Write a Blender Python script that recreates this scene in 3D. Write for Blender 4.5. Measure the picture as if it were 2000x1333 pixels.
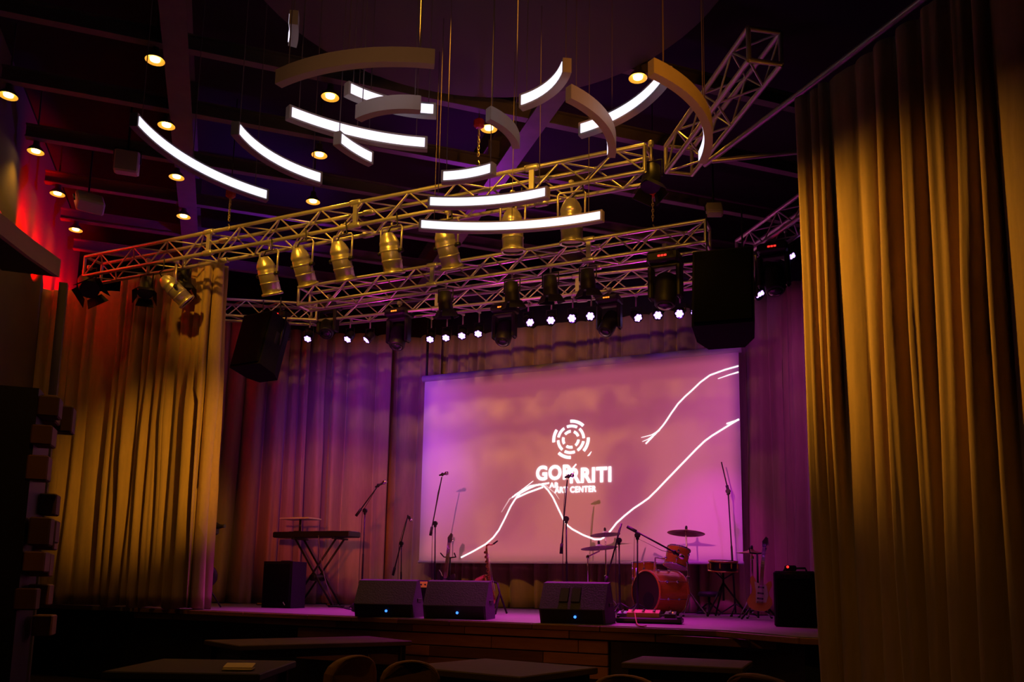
import bpy, math, random
from math import sin, cos, pi, radians, sqrt, atan2
from mathutils import Vector, Matrix, Euler
random.seed(7)
for o in list(bpy.data.objects): bpy.data.objects.remove(o)
SC = bpy.context.scene
COL = SC.collection

# ------------------------------------------------------------------ camera
F, CX, CY = 1665.0, 1000.0, 905.0
PITCH, ROLL, YAW = radians(8.4), radians(1.0), radians(24.2)
EYE = Vector((0, 0, 1.2))
FW = Vector((-sin(YAW)*cos(PITCH), cos(YAW)*cos(PITCH), sin(PITCH)))
RT0 = Vector((cos(YAW), sin(YAW), 0)); UP0 = RT0.cross(FW)
RT = RT0*cos(ROLL)+UP0*sin(ROLL); UP = UP0*cos(ROLL)-RT0*sin(ROLL)
cd = bpy.data.cameras.new('camera'); cam = bpy.data.objects.new('camera', cd); COL.objects.link(cam)
cd.sensor_width = 36; cd.lens = F/2000*36; cd.shift_y = (CY-666.5)/2000; cd.clip_start = .05; cd.clip_end = 200
m = Matrix((RT, UP, -FW)).transposed().to_4x4(); m.translation = EYE; cam.matrix_world = m
SC.camera = cam
SC.cycles.max_bounces = 6; SC.cycles.diffuse_bounces = 3; SC.cycles.glossy_bounces = 3

def ray(x, y): return FW+RT*((x-CX)/F)-UP*((y-CY)/F)
def aY(x, y, Y):            # the point of the plane Y = const seen at a pixel
    d = ray(x, y); return EYE+d*((Y-EYE.y)/d.y)
def aZ(x, y, Z):            # the point of the plane z = const seen at a pixel
    d = ray(x, y); return EYE+d*((Z-EYE.z)/d.z)

# ------------------------------------------------------------------ world, exposure, added lights
w = bpy.data.worlds.new('world'); SC.world = w; w.use_nodes = True
w.node_tree.nodes['Background'].inputs[0].default_value = (.010, .008, .012, 1)
w.node_tree.nodes['Background'].inputs[1].default_value = .05
vs = SC.view_settings
SC.display_settings.display_device = 'sRGB'
vs.view_transform = 'Standard'; vs.look = 'None'; vs.gamma = 1; vs.use_curve_mapping = False; vs.exposure = 0.0

def light(name, kind, loc, target, color, power, angle=60, blend=.6, size=.1, parent=None):
    ld = bpy.data.lights.new(name, kind); ld.color = color; ld.energy = power
    if kind == 'SPOT': ld.spot_size = radians(angle); ld.spot_blend = blend; ld.shadow_soft_size = size
    elif kind == 'AREA': ld.size = size
    else: ld.shadow_soft_size = size
    o = bpy.data.objects.new(name, ld); COL.objects.link(o)
    d = (Vector(target)-Vector(loc)).normalized()
    o.rotation_euler = d.to_track_quat('-Z', 'Y').to_euler(); o.location = loc
    if parent is not None:
        o.parent = parent; o.matrix_parent_inverse = (Matrix.Translation(parent.location)@parent.rotation_euler.to_matrix().to_4x4()).inverted()
    return o
AMBER = (1, .44, .025)
# warm spots added without fixtures to brighten trusses, curtains, pendants and stage front
for tx, ty, pw in ((-6.6, 5.1, 150), (-5.4, 4.8, 200), (-4.2, 4.6, 230), (-3.0, 4.4, 250), (-2.1, 4.2, 130)):        # front truss and cans
    light('added_warm_spot', 'SPOT', (tx, ty, 5.6), (tx-.45, 7.0, 4.92), AMBER, pw, 40, .7, .05)
light('added_warm_spot', 'SPOT', (-3.4, 6.35, 4.2), (-.45, 6.25, 3.25), AMBER, 640, 46, 1, .10)       # right front curtain
light('added_warm_spot', 'SPOT', (-2.2, 4.6, 4.0), (-7.6, 7.6, 2.7), AMBER, 1150, 22, 1, .08)        # left front curtain
light('added_warm_spot', 'SPOT', (-.9, -.6, 2.4), (-8.5, 11.6, 2.4), (1, .13, .015), 2200, 13.5, 1, .15)   # wide left curtain
light('added_warm_spot', 'SPOT', (.4, 2.2, 3.3), (-1.25, 5.0, 4.3), (1, .30, .02), 230, 32, 1, .08)   # backs of the right pendants
light('added_warm_spot', 'SPOT', (-1.0, .6, 2.0), (-2.7, 4.5, 4.3), (1, .42, .14), 130, 34, 1, .08)   # backs of the left pendants
light('added_warm_spot', 'SPOT', (-2.4, 2.8, 1.5), (-3.2, 7.2, .7), (1, .25, .03), 40, 42, 1, .08) # stage front
for lx, ly in ((-2.2, 1.4), (-.3, 2.2)): light('added_amber_lamp', 'SPOT', (lx, ly, 5.85), (lx-.6, ly+3.2, .8), AMBER, 90, 40, .9, .05)   # unseen lamps added to brighten the tables and chairs
light('added_violet_uplight', 'SPOT', (-7.0, 8.9, 5.15), (-7.8, 8.5, 6.1), (.30, .03, 1), 60, 130, .8, .05)  # added without a fixture, colours the left ceiling beams violet
light('added_violet_uplight', 'SPOT', (-4.6, 8.95, 5.15), (-4.2, 8.7, 6.1), (.45, .03, .8), 70, 130, .8, .05)  # also added, brings violet onto the diagonal girder
light('added_amber_lamp', 'SPOT', (-3.0, 2.0, 5.5), (-5.0, 3.7, 1.7), (1, .35, .03), 60, 22, 1, .05)  # unseen lamp added to warm the block pillar
for lx in (-6.2, -4.4, -2.6): light('added_magenta_uplight', 'SPOT', (lx, 9.25, 4.25), (lx, 9.3, 6), (.85, .03, .5), 16, 150, .8, .05)   # added without fixtures to tint the undersides of the rear trusses
PJ = Vector((-1.2, -1.8, 2.8))
light('projector_beam', 'SPOT', PJ, (-4.42, 11.9, 3.1), (1, .19, .32), 3000, 34, .2, .003)

# ------------------------------------------------------------------ materials
def mat(name, col, rough=.6, metal=0, var=.0, scale=8, bump=0, emit=None, es=0, spec=.5, sheen=0, stretch=None, rnd=0, coat=0):
    mt = bpy.data.materials.new(name); mt.use_nodes = True
    nt = mt.node_tree; b = nt.nodes['Principled BSDF']
    b.inputs['Roughness'].default_value = rough; b.inputs['Metallic'].default_value = metal
    b.inputs['Base Color'].default_value = (*col, 1); b.inputs['Specular IOR Level'].default_value = spec
    if coat: b.inputs['Coat Weight'].default_value = coat
    if sheen: b.inputs['Sheen Weight'].default_value = sheen; b.inputs['Sheen Roughness'].default_value = .5
    if emit: b.inputs['Emission Color'].default_value = (*emit, 1); b.inputs['Emission Strength'].default_value = es
    if var or bump or rnd:
        tc = nt.nodes.new('ShaderNodeTexCoord'); mp = nt.nodes.new('ShaderNodeMapping')
        nt.links.new(tc.outputs['Object'], mp.inputs[0])
        if stretch: mp.inputs['Scale'].default_value = stretch
        nz = nt.nodes.new('ShaderNodeTexNoise'); nz.inputs['Scale'].default_value = scale; nz.inputs['Detail'].default_value = 5
        nt.links.new(mp.outputs[0], nz.inputs['Vector'])
        mx = nt.nodes.new('ShaderNodeMix'); mx.data_type = 'RGBA'
        mx.inputs[6].default_value = (*[c*(1-var) for c in col], 1); mx.inputs[7].default_value = (*[min(1, c*(1+var)) for c in col], 1)
        nt.links.new(nz.outputs['Fac'], mx.inputs[0]); out = mx.outputs[2]
        if rnd:
            oi = nt.nodes.new('ShaderNodeObjectInfo'); hs = nt.nodes.new('ShaderNodeHueSaturation')
            mr = nt.nodes.new('ShaderNodeMapRange'); mr.inputs['To Min'].default_value = 1-rnd; mr.inputs['To Max'].default_value = 1+rnd
            nt.links.new(oi.outputs['Random'], mr.inputs[0]); nt.links.new(mr.outputs[0], hs.inputs['Value'])
            nt.links.new(out, hs.inputs['Color']); out = hs.outputs[0]
        nt.links.new(out, b.inputs['Base Color'])
        if bump:
            bp = nt.nodes.new('ShaderNodeBump'); bp.inputs['Strength'].default_value = bump; bp.inputs['Distance'].default_value = .02
            nt.links.new(nz.outputs['Fac'], bp.inputs['Height']); nt.links.new(bp.outputs[0], b.inputs['Normal'])
    return mt
M = {}
M['curtain'] = mat('curtain_velvet', (.42, .28, .17), .9, 0, .18, 25, .15, sheen=.25, stretch=(1, 1, .15))
M['screen'] = mat('screen_fabric', (.78, .74, .76), .85, 0, .03, 3)
M['screenmetal'] = mat('screen_casing', (.65, .62, .66), .5, 0, .05, 6)
M['alu'] = mat('truss_aluminium', (.62, .60, .58), .38, .75, .12, 20, .05)
M['par'] = mat('par_can_metal', (.66, .62, .52), .33, .7, .15, 14, .12)
M['black'] = mat('black_paint', (.012, .012, .014), .5, 0, .2, 12)
M['blackmetal'] = mat('black_metal', (.02, .02, .022), .35, .4, .2, 14)
M['spk'] = mat('speaker_carpet', (.012, .012, .016), .85, 0, .3, 60, .3, spec=.2)
M['wedge'] = mat('wedge_paint', (.055, .055, .07), .7, 0, .3, 70, .3)
M['grille'] = mat('grille_mesh', (.003, .003, .0035), .8, 0, .4, 160, .4, spec=.15)
M['ceil'] = mat('dark_ceiling', (.006, .006, .007), .95, 0, .2, 2)
M['wall'] = mat('dark_wall', (.02, .018, .018), .9, 0, .2, 3)
M['redwall'] = mat('plaster_wall', (.11, .09, .085), .85, 0, .1, 3, .05)
M['beam'] = mat('beam_paint', (.13, .11, .11), .65, 0, .25, 6, .1)
M['disc'] = mat('canopy_paint', (.09, .075, .09), .8, 0, .05, 2)
M['housing'] = mat('pendant_housing', (.42, .38, .36), .55, 0, .06, 10)
M['glow'] = mat('pendant_diffuser', (.9, .9, .95), .5, emit=(.86, .80, 1.0), es=1.32)
M['cable'] = mat('steel_cable', (.14, .10, .11), .6, 0)
M['rubber'] = mat('black_rubber', (.01, .01, .01), .6)
M['deck'] = mat('stage_deck_paint', (.27, .23, .23), .42, 0, .25, 4, .1, stretch=(.4, 3, 1))
M['plank'] = mat('stage_wood', (.22, .10, .045), .5, 0, .35, 5, .15, stretch=(1, 6, 6), rnd=.55)
M['floor'] = mat('hall_floor', (.03, .022, .018), .7, 0, .3, 2)
M['table'] = mat('table_top_wood', (.075, .042, .03), .75, 0, .25, 4, .05, stretch=(5, 1, 1))
M['tableleg'] = mat('table_leg_metal', (.02, .02, .02), .4, .5)
M['chair'] = mat('chair_upholstery', (.28, .14, .06), .8, 0, .15, 40, .15)
M['chrome'] = mat('chrome', (.75, .74, .78), .18, 1, .05, 5)
M['orange'] = mat('orange_lacquer', (.75, .26, .03), .25, 0, .2, 9, coat=.5, stretch=(1, 1, 6))
M['head'] = mat('drum_skin', (.55, .5, .5), .5, 0, .05, 8)
M['darkhead'] = mat('dark_drum_skin', (.05, .025, .02), .45, 0, .2, 4)
M['cymbal'] = mat('cymbal_bronze', (.55, .36, .16), .32, .9, .2, 30, .1)
M['palecymbal'] = mat('pale_cymbal', (.72, .64, .58), .35, .3, .1, 30, .1)
M['brass'] = mat('sax_brass', (.75, .40, .12), .25, .85, .1, 12)
M['white'] = mat('white_plastic', (.75, .72, .74), .45, 0, .04, 8)
M['keys'] = mat('ivory_keys', (.5, .48, .46), .4, 0, .05, 4)
M['sunburst'] = mat('sunburst_finish', (.62, .30, .06), .28, 0, .35, 5, coat=.5)
M['darkguitar'] = mat('dark_guitar_finish', (.05, .03, .035), .3, 0, .2, 5, coat=.5)
M['maple'] = mat('guitar_neck_wood', (.30, .16, .08), .45, 0, .2, 8)
M['pearl'] = mat('pickguard', (.6, .5, .42), .4, 0, .05, 5)
M['amber_panel'] = mat('amp_panel', (.75, .30, .06), .45, 0, .1, 10, emit=(1, .3, .03), es=.10)
M['yellowpedal'] = mat('pedal_yellow', (.65, .40, .06), .45, 0, .15, 20)
M['redcable'] = mat('red_cable', (.5, .03, .02), .5, 0, .05, 5)
M['purplecable'] = mat('grey_cable', (.25, .22, .3), .5, 0, .05, 5)
M['led'] = mat('led_violet', (.9, .9, 1), .3, emit=(.52, .28, 1.0), es=3.2)
M['ledblue'] = mat('led_blue', (.2, .4, 1), .3, emit=(.04, .22, 1.0), es=2.2)
M['ledred'] = mat('led_red', (1, .05, .02), .3, emit=(1, .02, .015), es=2.5)
M['ledorange'] = mat('led_orange', (1, .3, .02), .3, emit=(1, .22, .02), es=2)
M['ledgreen'] = mat('led_green', (.1, 1, .2), .3, emit=(.05, .6, .08), es=1)
M['lens'] = mat('lens_glass', (.02, .02, .04), .08, 0, spec=.9)
M['bulb'] = mat('warm_bulb', (1, .8, .4), .4, emit=(1, .62, .16), es=9)
M['reflector'] = mat('lamp_reflector', (.7, .5, .2), .3, .6, emit=(1, .42, .03), es=.75)
M['lampshade'] = mat('lamp_housing', (.10, .08, .06), .5, .3)
M['proj'] = mat('projected_white', (1, 1, 1), .9, emit=(1, .95, .98), es=1.6)
M['projfaint'] = mat('projected_grey', (.8, .8, .8), .9, emit=(.9, .85, .88), es=.45)
M['cream'] = mat('cream_plaster', (.42, .32, .2), .7, 0, .08, 3, .05)
M['block'] = mat('stained_blocks', (.20, .10, .06), .6, 0, .2, 6, .1, rnd=.5)
M['paper'] = mat('paper', (.7, .55, .3), .7, 0, .05, 8)
M['redhoist'] = mat('hoist_red', (.45, .03, .03), .5, 0, .1, 6)
M['chain'] = mat('hoist_chain', (.5, .42, .25), .4, .8)

# ------------------------------------------------------------------ mesh helpers
class MB:
    def __init__(s): s.v = []; s.f = []; s.sm = []
    def add(s, vs_, fs, smooth=False):
        n = len(s.v); s.v += [tuple(p) for p in vs_]
        for i, f in enumerate(fs):
            s.f.append(tuple(k+n for k in f)); s.sm.append(smooth if isinstance(smooth, bool) else smooth[i])
        return s
    def box(s, c, sz, R=None):
        c = Vector(c); R = R or Matrix.Identity(3); h = Vector(sz)/2
        P = [c+R@Vector((x*h.x, y*h.y, z*h.z)) for x in (-1, 1) for y in (-1, 1) for z in (-1, 1)]
        return s.add(P, [(0, 1, 3, 2), (4, 6, 7, 5), (0, 4, 5, 1), (2, 3, 7, 6), (0, 2, 6, 4), (1, 5, 7, 3)])
    def bbox(s, c, sz, b=.01, R=None):      # box with chamfered edges
        c = Vector(c); R = R or Matrix.Identity(3); hx, hy, hz = [q/2 for q in sz]
        b = min(b, hx*.9, hy*.9, hz*.9); V = []
        ring = lambda ax, ay, k: [(ax-k, -ay), (ax, -ay+k), (ax, ay-k), (ax-k, ay), (-ax+k, ay), (-ax, ay-k), (-ax, -ay+k), (-ax+k, -ay)]
        for z, q in ((-hz, b), (-hz+b, 0), (hz-b, 0), (hz, b)):
            V += [c+R@Vector((x, y, z)) for x, y in ring(hx-q, hy-q, b)]
        Fc = [tuple(range(7, -1, -1)), tuple(range(24, 32))]
        for r in range(3):
            for i in range(8):
                a = r*8+i; e = r*8+(i+1) % 8; Fc.append((a, e, e+8, a+8))
        return s.add(V, Fc)
    def lathe(s, prof, o=(0, 0, 0), axis=(0, 0, 1), seg=20, caps=True, smooth=True):
        o = Vector(o); ax = Vector(axis).normalized()
        u = ax.orthogonal().normalized(); w_ = ax.cross(u); V = []
        for r, h in prof:
            V += [o+ax*h+(u*cos(2*pi*k/seg)+w_*sin(2*pi*k/seg))*r for k in range(seg)]
        Fc = []; sm = []
        for j in range(len(prof)-1):
            for k in range(seg):
                a = j*seg+k; e = j*seg+(k+1) % seg; Fc.append((a, e, e+seg, a+seg)); sm.append(smooth)
        if caps:
            Fc.append(tuple(range(seg-1, -1, -1))); Fc.append(tuple(range((len(prof)-1)*seg, len(prof)*seg))); sm += [False, False]
        return s.add(V, Fc, sm)
    def cyl(s, p0, p1, r0, r1=None, seg=12):
        p0 = Vector(p0); p1 = Vector(p1); d = p1-p0
        return s.lathe([(r0, 0), (r1 if r1 is not None else r0, d.length)], p0, d, seg)
    def tube(s, pts, r, seg=8, closed=False):
        pts = [Vector(p) for p in pts]; n = len(pts); V = []; u = None
        rr = r if isinstance(r, (list, tuple)) else [r]*n
        for i, p in enumerate(pts):
            t = (pts[min(i+1, n-1)]-pts[max(i-1, 0)]).normalized()
            if u is None: u = t.orthogonal().normalized()
            u = (u-t*u.dot(t)).normalized(); w_ = t.cross(u)
            V += [p+(u*cos(2*pi*k/seg)+w_*sin(2*pi*k/seg))*rr[i] for k in range(seg)]
        Fc = [(j*seg+k, j*seg+(k+1) % seg, (j+1)*seg+(k+1) % seg, (j+1)*seg+k) for j in range(n-1) for k in range(seg)]
        sm = [True]*len(Fc)+[False, False]
        Fc += [tuple(range(seg-1, -1, -1)), tuple(range((n-1)*seg, n*seg))]
        return s.add(V, Fc, sm)
    def prism(s, poly, d0, d1, mp):         # mp(a, b, d) -> point
        n = len(poly); V = [mp(a, b, d0) for a, b in poly]+[mp(a, b, d1) for a, b in poly]
        Fc = [tuple(range(n-1, -1, -1)), tuple(range(n, 2*n))]+[(i, (i+1) % n, (i+1) % n+n, i+n) for i in range(n)]
        return s.add(V, Fc)
    def mesh(s, name):
        me = bpy.data.meshes.new(name); me.from_pydata(s.v, [], s.f)
        me.polygons.foreach_set('use_smooth', s.sm); me.validate(); me.update()
        return me
def fixn(me):
    import bmesh
    bm = bmesh.new(); bm.from_mesh(me); bmesh.ops.recalc_face_normals(bm, faces=bm.faces); bm.to_mesh(me); bm.free()
def obj(name, mb, mt, parent=None, label=None):
    me = mb.mesh(name) if isinstance(mb, MB) else mb
    if isinstance(mb, MB): fixn(me)
    if not me.materials: me.materials.append(M[mt] if isinstance(mt, str) else mt)
    o = bpy.data.objects.new(name, me); COL.objects.link(o)
    if parent is not None: o.parent = parent
    if label: o['label'] = label
    return o
def tag(o, label, cat, group=None):
    o['label'] = label; o['category'] = cat
    if group: o['group'] = group
    return o
def thing(name, label, cat, loc=(0, 0, 0), rotz=0, group=None):
    o = bpy.data.objects.new(name, None); COL.objects.link(o); o.empty_display_size = .1
    o.location = loc; o.rotation_euler = (0, 0, rotz)
    return tag(o, label, cat, group)
def struct(name, mb, mt, parent=None):
    o = obj(name, mb, mt, parent)
    if parent is None: o['kind'] = 'structure'
    return o
UNIT = MB().lathe([(1, 0), (1, 1)], seg=8).mesh('bar_unit'); fixn(UNIT)
UNITS = {}
def rod(name, p0, p1, r, mt, parent):       # a straight bar sharing one unit mesh per material
    if mt not in UNITS:
        me = UNIT.copy(); me.materials.append(M[mt]); UNITS[mt] = me
    o = bpy.data.objects.new(name, UNITS[mt]); COL.objects.link(o); o.parent = parent
    p0 = Vector(p0); d = Vector(p1)-p0
    o.matrix_local = Matrix.Translation(p0)@d.to_track_quat('Z', 'Y').to_matrix().to_4x4()@Matrix.Diagonal((r, r, d.length, 1))
    return o
ORD = ['first', 'second', 'third', 'fourth', 'fifth', 'sixth', 'seventh', 'eighth', 'ninth', 'tenth', 'eleventh', 'twelfth', 'thirteenth']
CR = Vector((.731, .682, 0)); DP = Vector((-.682, .731, 0))     # the hall's own axes: across and along
def hall(c, d, z): return CR*c+DP*d+Vector((0, 0, z))
Rhall = Matrix((CR, DP, Vector((0, 0, 1)))).transposed()

# ------------------------------------------------------------------ the setting
ST = .9     # stage floor
b = MB(); b.box((-4, 4, -.05), (30, 30, .1)); struct('floor', b, 'floor')
b = MB(); b.box((-4, 4, 6.75), (30, 30, .1)); ceil = struct('ceiling', b, 'ceil')
for d in (6.65, 7.78, 8.92, 10.05, 11.18, 12.3, 13.4):              # purlins
    a_, e_ = -2.3, 7.5
    bm = MB(); L = e_-a_
    bm.box(hall((a_+e_)/2, d, 6.10), (L, .015, .14), Rhall); bm.box(hall((a_+e_)/2, d, 6.03), (L, .09, .015), Rhall); bm.box(hall((a_+e_)/2, d, 6.17), (L, .09, .015), Rhall)
    obj('purlin', bm, 'beam', ceil)
for c in (-.66, 2.86):                                              # main girders
    bm = MB(); bm.box(hall(c, 7.5, 6.02), (.22, 15, .02), Rhall); bm.box(hall(c, 7.5, 6.24), (.03, 15, .42), Rhall); bm.box(hall(c, 7.5, 6.46), (.22, 15, .02), Rhall)
    obj('girder', bm, 'beam', ceil)
for d in (6.7, 8.9, 11.2):                                          # short posts between girder and purlins
    for c in (-.66, 2.86):
        bm = MB(); bm.box(hall(c, d+.12, 6.25), (.3, .02, .4), Rhall); obj('stiffener_plate', bm, 'beam', ceil)
b = MB(); b.box(hall(-2.45, 6, 3.3), (.12, 17, 6.7), Rhall); struct('wall_left', b, 'redwall')
b = MB(); b.box((-4.5, 13.0, 3.3), (14, .12, 6.7)); struct('wall_back', b, 'wall')
b = MB(); b.box((2.6, 8, 3.3), (.12, 12, 6.7)); struct('wall_right', b, 'wall')
# bulkhead of the balcony along the left wall, its face lit, a red strip behind it
bk = thing('balcony', 'cream fascia of the dark balcony along the red-lit left wall', 'balcony')
BL = [Vector((-5.3, 2.5, 4.47)), Vector((-7.66, 5.03, 4.47)), Vector((-7.95, 5.58, 4.47)), Vector((-8.17, 6.08, 4.47))]
V = []; hz = Vector((0, 0, .2)); inn = CR*-.05
for q in BL: V += [q, q+hz, q+hz+inn, q+inn]
Fc = [(4*i+k, 4*i+(k+1) % 4, 4*i+4+(k+1) % 4, 4*i+4+k) for i in range(3) for k in range(4)]+[(3, 2, 1, 0), (12, 13, 14, 15)]
b = MB(); b.add(V, Fc); obj('fascia', b, 'cream', bk)
V = []
for q in BL:
    e = q+CR*(-2.38-q.dot(CR)); V += [q+inn, e, e+Vector((0, 0, .05)), q+inn+Vector((0, 0, .05))]
b = MB(); b.add(V, Fc); obj('slab', b, 'black', bk)
for k in range(5):
    q = hall(-2.2, 10.6+.8*k, 4.9)
    light('red_strip_light', 'SPOT', q, hall(-2.42, 10.7+.8*k, 5.15), (1, .0, .0), 300, 95, .8, .04)
b = MB(); b.cyl(hall(-2.33, 9.0, 4.9), hall(-2.33, 9.9, 4.9), .015, seg=8); obj('red_strip', b, 'ledred', bk)
bp = MB(); bp.box(BL[3]+Vector((.0, .06, -2.25)), (.08, .08, 4.4), Rhall); obj('post', bp, 'beam', bk)

# stage
FR = [(-10.4, 7.75), (-9.5, 7.72), (-7.3, 7.6), (-6.2, 7.47), (-5.04, 7.35), (-4.1, 7.26), (-3.2, 7.2), (-2.2, 7.17), (-1.28, 7.1), (-.95, 6.8), (-.62, 6.42), (-.2, 6.45), (1.6, 6.3)]
stage = thing('stage', 'low wooden stage with orange-brown plank front below the screen', 'stage')
poly = FR+[(2.4, 6.3), (2.4, 12.9), (-10.4, 12.9)]
b = MB(); b.prism(poly, ST-.05, ST, lambda a, c, d: (a, c, d)); obj('deck', b, 'deck', stage)
poly2 = [(x, y+.12) for x, y in FR]+[(2.4, 6.5), (2.4, 12.8), (-10.3, 12.8)]
b = MB(); b.prism(poly2, .02, ST-.05, lambda a, c, d: (a, c, d)); obj('substructure', b, 'black', stage)
def along(poly, s):
    for (x0, y0), (x1, y1) in zip(poly, poly[1:]):
        L = sqrt((x1-x0)**2+(y1-y0)**2)
        if s <= L: return Vector((x0+(x1-x0)*s/L, y0+(y1-y0)*s/L, 0)), Vector(((x1-x0)/L, (y1-y0)/L, 0))
        s -= L
    return Vector((x1, y1, 0)), Vector(((x1-x0)/L, (y1-y0)/L, 0))
FL = sum(sqrt((x1-x0)**2+(y1-y0)**2) for (x0, y0), (x1, y1) in zip(FR, FR[1:]))
rows = [(ST-.03, .05, -.03), (ST-.09, .07, 0), (ST-.19, .11, .03), (ST-.30, .10, .03), (ST-.41, .11, .03)]
for ri, (zc, hh, inset) in enumerate(rows):
    s = 2.0 + (0 if ri < 2 else 2.6); end = FL-.4 if ri < 2 else FL-4.2
    while s < end:
        L = random.uniform(.55, 1.3); e = min(s+L, end)
        p0, _ = along(FR, s+.003); p1, _ = along(FR, e-.003); t = (p1-p0).normalized(); n = Vector((-t.y, t.x, 0))
        bm = MB(); bm.bbox((p0+p1)/2+n*(inset+.02+random.uniform(0, .008))+Vector((0, 0, zc)), ((p1-p0).length, .035, hh-.004), .004, Matrix((t, n, Vector((0, 0, 1)))).transposed())
        obj('fascia_plank', bm, 'plank', stage); s = e

# ------------------------------------------------------------------ curtains
def curtain(name, label, path, z0, z1, pleat, amp, seed, hem=.0, spread=0, group='stage curtains'):
    rnd = random.Random(seed); path = [Vector((x, y, 0)) for x, y in path]
    L = sum((q-p).length for p, q in zip(path, path[1:]))
    edges = [0]
    while edges[-1] < L: edges.append(edges[-1]+pleat*rnd.choice((.45, .6, .8, 1.0, 1.3, 1.9)))
    amps = [amp*rnd.uniform(.3, 1.35) for _ in edges]; drift = [rnd.uniform(-1, 1)*pleat*.5 for _ in edges]
    nc = int(L/.016)+1; nr = 26; V = []; k = 0; pl = [(p.x, p.y) for p in path]
    cols = []
    for i in range(nc+1):
        s = L*i/nc
        while k < len(edges)-2 and s > edges[k+1]: k += 1
        cols.append((s, k, (s-edges[k])/(edges[k+1]-edges[k])))
    for j in range(nr+1):
        t = j/nr; z = z1+(z0-z1)*t
        for s, k, u in cols:
            d0 = drift[k]*(1-u)+drift[k+1]*u
            sh = s+d0*t*t*.8+(s/L-.5)*spread*t
            p, tg = along(pl, min(max(sh, 0), L)); n = Vector((tg.y, -tg.x, 0))
            prof = 1-2*abs(sin(pi*u))**.8
            sec = .25*sin(2*pi*(u*2.3+seed))*(.4+.6*sin(3*t+k))
            a = amps[k]*(.55+.45*min(1, t*2.2))*(1-.35*max(0, sin(5*t+k*1.7)))
            q = p-n*(a*(prof+sec))
            if sh < 0: q += tg*sh
            if sh > L: q += tg*(sh-L)
            V.append((q.x, q.y, z+(hem*sin(k*2.1+u*3) if j == nr else 0)))
    W = nc+1
    Fc = [(j*W+i, j*W+i+1, (j+1)*W+i+1, (j+1)*W+i) for j in range(nr) for i in range(nc)]
    b = MB(); b.add(V, Fc, True); me = b.mesh(name)
    o = obj(name, me, 'curtain'); tag(o, label, 'curtain', group)
    md = o.modifiers.new('thick', 'SOLIDIFY'); md.thickness = .006
    return o
curtain('stage_curtain', 'gold-lit pleated curtain at left stage front, under the end of the yellow truss', [(-9.05, 7.62), (-8.2, 7.68), (-7.52, 7.58), (-7.43, 7.64), (-7.52, 7.86)], ST+.01, 5.12, .15, .11, 3, .015)
curtain('stage_curtain', 'dim brown curtain left of the gold-lit front curtain', [(-10.15, 7.2), (-9.7, 7.5), (-9.06, 7.72)], ST+.01, 4.98, .17, .085, 5)
curtain('stage_curtain', 'darkest curtain beside the balcony post at far left', [(-9.35, 6.35), (-9.9, 6.85), (-10.15, 7.12)], ST, 4.6, .16, .05, 8)
curtain('stage_curtain', 'wide violet and orange lit curtain behind the keyboard', [(-10.35, 9.75), (-9.5, 10.6), (-8.7, 11.55), (-7.66, 12.0)], ST+.01, 5.45, .27, .18, 11, .01)
curtain('stage_curtain', 'narrow shadowy curtain just left of the projection screen', [(-8.1, 12.25), (-6.86, 12.25)], ST+.01, 5.45, .22, .12, 14)
curtain('stage_curtain', 'wide backdrop curtain hanging behind the projection screen', [(-7.35, 12.45), (-1.8, 12.45)], ST+.01, 5.45, .23, .13, 17)
curtain('stage_curtain', 'violet-lit curtain right of the projection screen behind the amplifier', [(-1.86, 12.25), (-1.3, 12.1), (-.75, 11.5)], ST+.01, 5.45, .19, .12, 20)
curtain('stage_curtain', 'large amber-lit curtain at the right stage front', [(-.56, 6.38), (-.2, 6.12), (.35, 5.6), (1.0, 4.95)], .45, 4.92, .19, .085, 23, .01, spread=-.1)

# ------------------------------------------------------------------ projection screen
SY = 11.9
scr = thing('projection_screen', 'wide white roll-down projection screen with glowing logo and mountain lines', 'screen', (-4.42, SY, 1.6))
x0, x1, zb, zt = -6.955, -1.875, 1.60, 4.62
def S(x, y, z): return (x+4.42, y-SY, z-1.6)
b = MB(); b.box(S((x0+x1)/2, SY, (zb+zt)/2), (x1-x0-.02, .006, zt-zb)); obj('fabric', b, 'screen', scr)
b = MB(); b.cyl(S(x0-.03, SY+.01, zt-.02), S(x1+.03, SY+.01, zt-.02), .055, seg=16); obj('roller_case', b, 'screenmetal', scr)
b = MB(); b.cyl(S(x0, SY, zb), S(x1, SY, zb), .022, seg=12); obj('bottom_bar', b, 'screenmetal', scr)
for k in range(2):
    b = MB(); b.box(S((x0+.02, x1-.02)[k], SY+.03, zt+.5), (.03, .03, 1.0)); obj('hanger', b, 'black', scr)
def sp(px, py): p = aY(px, py, SY-.012); return Vector(S(p.x, SY-.008, p.z))
def ribbon(name, pts, wpx, mt, taper=False):
    pts = [sp(*p) for p in pts]; b = MB(); V = []; n = len(pts)
    for i, p in enumerate(pts):
        t = (pts[min(i+1, n-1)]-pts[max(0, i-1)]).normalized(); nn = Vector((-t.z, 0, t.x)); wd = wpx*.0041*(1-(i/(n-1)*.85 if taper else 0))
        V += [p+nn*wd, p-nn*wd, p+nn*wd+Vector((0, .004, 0)), p-nn*wd+Vector((0, .004, 0))]
    Fc = []
    for i in range(n-1):
        a = 4*i; Fc += [(a, a+1, a+5, a+4), (a+2, a+6, a+7, a+3), (a, a+4, a+6, a+2), (a+1, a+3, a+7, a+5)]
    Fc += [(0, 2, 3, 1), (4*n-4, 4*n-3, 4*n-1, 4*n-2)]
    b.add(V, Fc); return obj(name, b, mt, scr)
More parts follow.
